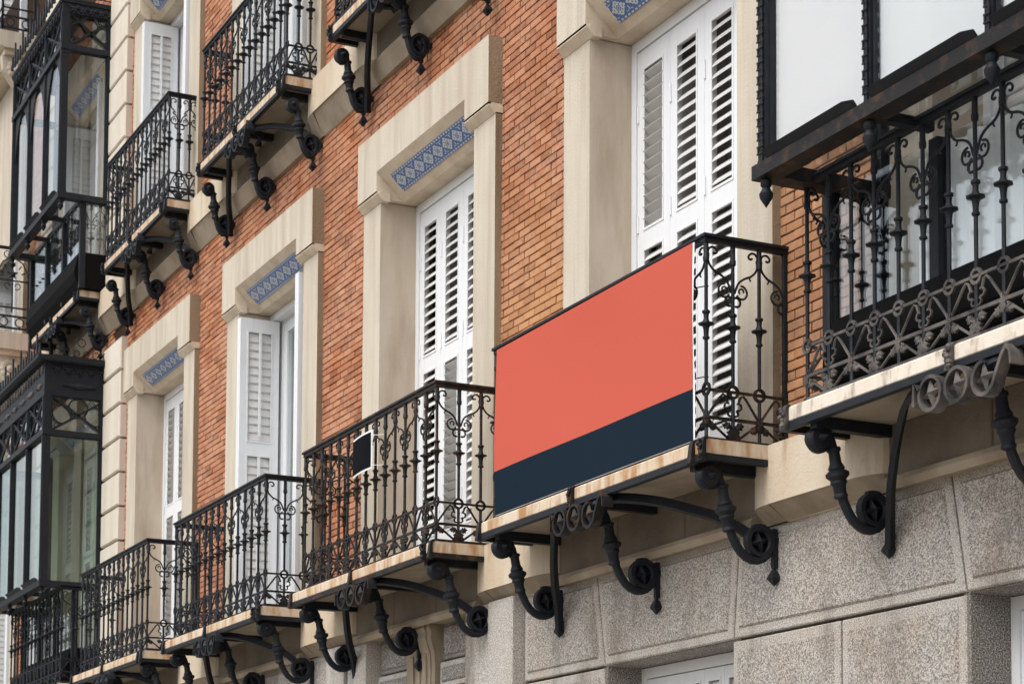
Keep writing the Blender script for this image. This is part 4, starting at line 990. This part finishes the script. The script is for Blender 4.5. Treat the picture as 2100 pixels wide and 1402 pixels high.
# ------------------------------------------------------------------ banner and sign
bn = thing('banner', 'large blank coral banner with a navy band along its bottom', 'banner', (0, -0.475, 2.06))
NX, NZ = 24, 14
def bpt(i, j):
    u, v = i / NX, j / NZ
    x = -1.01 + 2.07 * u; z = 0.012 + 0.915 * v
    x += (-0.012 * math.sin(v * PI) + 0.02 * v * 0) * (1 if u > .5 else -1) * abs(2 * u - 1) ** 3 * -1
    x += (-0.03 * (1 - v) * v * 4) * max(0, 2 * u - 1) ** 4 * .7
    y = -0.012 - 0.006 * math.sin(u * 9) * (v * (1 - v) * 3) - 0.004 * math.sin(v * 5 + u * 3)
    return x, y, z
split = 0.262
ft = MB(); 
jj = [k / NZ for k in range(NZ + 1)]
def grid(v0, v1, n, off):
    V = []
    for j in range(n + 1):
        for i in range(NX + 1):
            V.append(tuple(a + b for a, b in zip(bpt(i, (v0 + (v1 - v0) * j / n) * NZ), off)))
    W_ = NX + 1
    return V, [(j * W_ + i, j * W_ + i + 1, (j + 1) * W_ + i + 1, (j + 1) * W_ + i) for j in range(n) for i in range(NX)]
g1 = MB(); g1.add(*grid(split, 1.0, 10, (0, 0, 0))); g1.obj('coral_field', 'coral', bn, smooth=True)
g2 = MB(); g2.add(*grid(0.0, split, 4, (0, 0, 0))); g2.obj('navy_band', 'navy', bn, smooth=True)
bk = MB(); v, f = grid(-0.004, 1.0, 14, (0, 0.003, 0)); bk.add([(x * 1.003 + .003 + (0.004 + 0.005 * math.sin(z * 9)) * max(0.0, x) , y, z) for x, y, z in v], [q[::-1] for q in f]); bk.obj('backing', 'white_fabric', bn, smooth=True)
for z in (0.93, 0.30, 0.72):
    tie = MB(); tie.sweep([(1.05, 0.0, z), (1.08, 0.03, z + .005), (1.11, 0.04, z)], .003, n=4); tie.obj('tie', 'black', bn)

sg_ = thing('small_sign', 'small blank black sign with white edge tied to the balcony bars', 'sign', (-2.94, -0.478, 2.66))
V, F = [], []
n = 10
for k in range(n + 1):
    u = k / n; x = -0.18 + 0.36 * u; y = -0.01 - 0.03 * math.sin(u * PI * .9); V.append((x, y))
def strip(z0, z1, x0, x1, off):
    vv, ff = [], []
    for k in range(n + 1):
        u = x0 + (x1 - x0) * k / n; x = -0.18 + 0.36 * u; y = -0.004 - 0.022 * math.sin(u * PI * .75) + off
        vv += [(x, y, z0), (x, y, z1)]
    return vv, [(2 * k, 2 * k + 2, 2 * k + 3, 2 * k + 1) for k in range(n)]
p = MB(); p.add(*strip(0.012, 0.232, 0.0, 0.955, -0.002)); p.obj('black_face', 'black', sg_, smooth=True)
p = MB(); p.add(*strip(0.0, 0.244, 0.003, 1.0, 0.0)); v, f = strip(0.0, 0.244, 0.003, 1.0, 0.002); p.add(v, [q[::-1] for q in f]); p.obj('white_card', 'white_fabric', sg_, smooth=True)
for z in (0.21, 0.02):
    p = MB(); p.sweep([(0.18, -0.03, z), (0.24, 0.0, z - .01), (0.27, 0.02, z - .01)], .002, n=4); p.obj('tie', 'white_fabric', sg_)

# ------------------------------------------------------------------ street trees opposite (seen mirrored in the bay glass)
def tree(x, y, h, r, label):
    t = thing('street_tree', label, 'tree', (x, y, GROUND), 'street trees opposite')
    tk = MB(); tk.sweep(smoothp([(0, 0, 0), (.05, .03, h * .25), (-.03, .06, h * .5), (.08, 0, h * .8)], 4), [0.22, .21, .2, .19, .18, .17, .16, .15, .13, .11, .09, .07, .05], n=8)
    for k in range(7):
        a_ = k * 0.9; z0 = h * (.42 + .05 * k); tk.sweep(smoothp([(0, .03, z0), (.5 * math.cos(a_) * r * .5, .5 * math.sin(a_) * r * .5, z0 + r * .3), (math.cos(a_) * r * .75, math.sin(a_) * r * .75, z0 + r * .55)], 3), [.09, .08, .07, .06, .045, .035, .02], n=6)
    tk.obj('trunk', 'bark', t)
    cr = MB(); q = random.Random(int(x * 7))
    cl = [(q.uniform(-1, 1) * r * .75, q.uniform(-1, 1) * r * .75, h * .72 + q.uniform(-.8, 1) * r * .55, q.uniform(.3, .55) * r) for _ in range(26)]
    for cx_, cy_, cz_, cr_ in cl:
        for _ in range(150):
            d = Vector((q.gauss(0, 1), q.gauss(0, 1), q.gauss(0, 1))).normalized() * cr_ * q.uniform(.5, 1); p = Vector((cx_, cy_, cz_)) + d
            e1 = Vector((q.gauss(0, 1), q.gauss(0, 1), q.gauss(0, .6))).normalized() * q.uniform(.09, .17); e2 = e1.orthogonal().normalized() * e1.length * .8
            cr.add([p - e1, p + e2, p + e1, p - e2], [(0, 1, 2, 3)])
    cr.obj('crown', 'leaf', t)
tree(-30, -10.5, 8.5, 3.2, 'leafy plane tree on the far pavement, nearer of the two'); tree(-38, -11.5, 10.5, 3.8, 'taller leafy plane tree further along the far pavement')

# ------------------------------------------------------------------ bricks (last: the ones that show largest become single parts)
def in_solid(x, z):
    """wall zones covered by stone"""
    for c in [-15.75] + BAYS + [6.0]:
        if abs(x - c) < 1.053 - BL / 2:
            if ZB - .05 < z < ZJ + 0.472 - BH / 2: return True
            if c <= 0.1 and ZC - .05 < z < ZJU + 0.472 - BH / 2: return True
    if -10.885 + BL / 2 < x < -10.27 - BL / 2 or -13.73 + BL / 2 < x < -13.115 - BL / 2: return True
    if x < -16.9 : return True
    if 5.66 < z < 6.01 or z < 1.76: return True
    return False
bricks = []
for r_i in range(int(1.7 / BH), int(9.4 / BH)):
    z0 = r_i * BH; hf = (r_i % 2) * 0.5
    for k in range(int(-16.9 / BL) - 1, int(2.3 / BL) + 1):
        x0 = (k - hf) * BL
        xc, zc = x0 + BL / 2, z0 + BH / 2
        if in_solid(xc, zc): continue
        bricks.append((x0, z0))
J1, J2 = 0.0080, 0.0062
def brick_geo(mb, x0, z0, q):
    j = [q.uniform(-0.0016, 0.0016) for _ in range(4)]
    y = -0.004 + q.uniform(-0.0035, 0.0025); b = 0.0025
    xa, xb, za, zb_ = x0 + J1 / 2 + j[0], x0 + BL - J1 / 2 + j[1], z0 + J2 / 2 + .4 * j[2], z0 + BH - J2 / 2 + .4 * j[3]
    V = [(xa, 0.014, za), (xb, 0.014, za), (xb, 0.014, zb_), (xa, 0.014, zb_), (xa, y + b, za), (xb, y + b, za), (xb, y + b, zb_), (xa, y + b, zb_), (xa + b, y, za + b), (xb - b, y, za + b), (xb - b, y, zb_ - b), (xa + b, y, zb_ - b)]
    F = [(0, 1, 5, 4), (1, 2, 6, 5), (2, 3, 7, 6), (3, 0, 4, 7), (4, 5, 9, 8), (5, 6, 10, 9), (6, 7, 11, 10), (7, 4, 8, 11), (8, 9, 10, 11)]
    mb.add(V, F)
bpy.context.view_layer.update()
dg = bpy.context.evaluated_depsgraph_get()
CP = Vector(cam.location); cand = []
for (x0, z0) in bricks:
    p = Vector((x0 + BL / 2, -0.006, z0 + BH / 2)); d = p - CP
    zz = d.dot(f_)
    px = 1050 + 4188.97 * d.dot(r_) / zz; py = 1546.43 - 4188.97 * d.dot(u_) / zz
    if not (0 < px < 2100 and 0 < py < 1402): continue
    L = d.length; hit = S.ray_cast(dg, CP, d.normalized(), distance=L - 0.02)[0]
    if not hit: cand.append((L, x0, z0))
cand.sort(); single = set((x, z) for _, x, z in cand[:300])
variants = []
for k in range(10):
    mb = MB(); brick_geo(mb, 0, 0, rnd); variants.append(mb.mesh('brick', 'brick'))
rest = MB()
for (x0, z0) in bricks:
    if (x0, z0) in single: put('brick', rnd.choice(variants), bld, (x0 - BL0.x, 0, z0))
    else: brick_geo(rest, x0, z0, rnd)
o = bpart(rest, 'brickwork', 'brick'); o['kind'] = 'stuff'
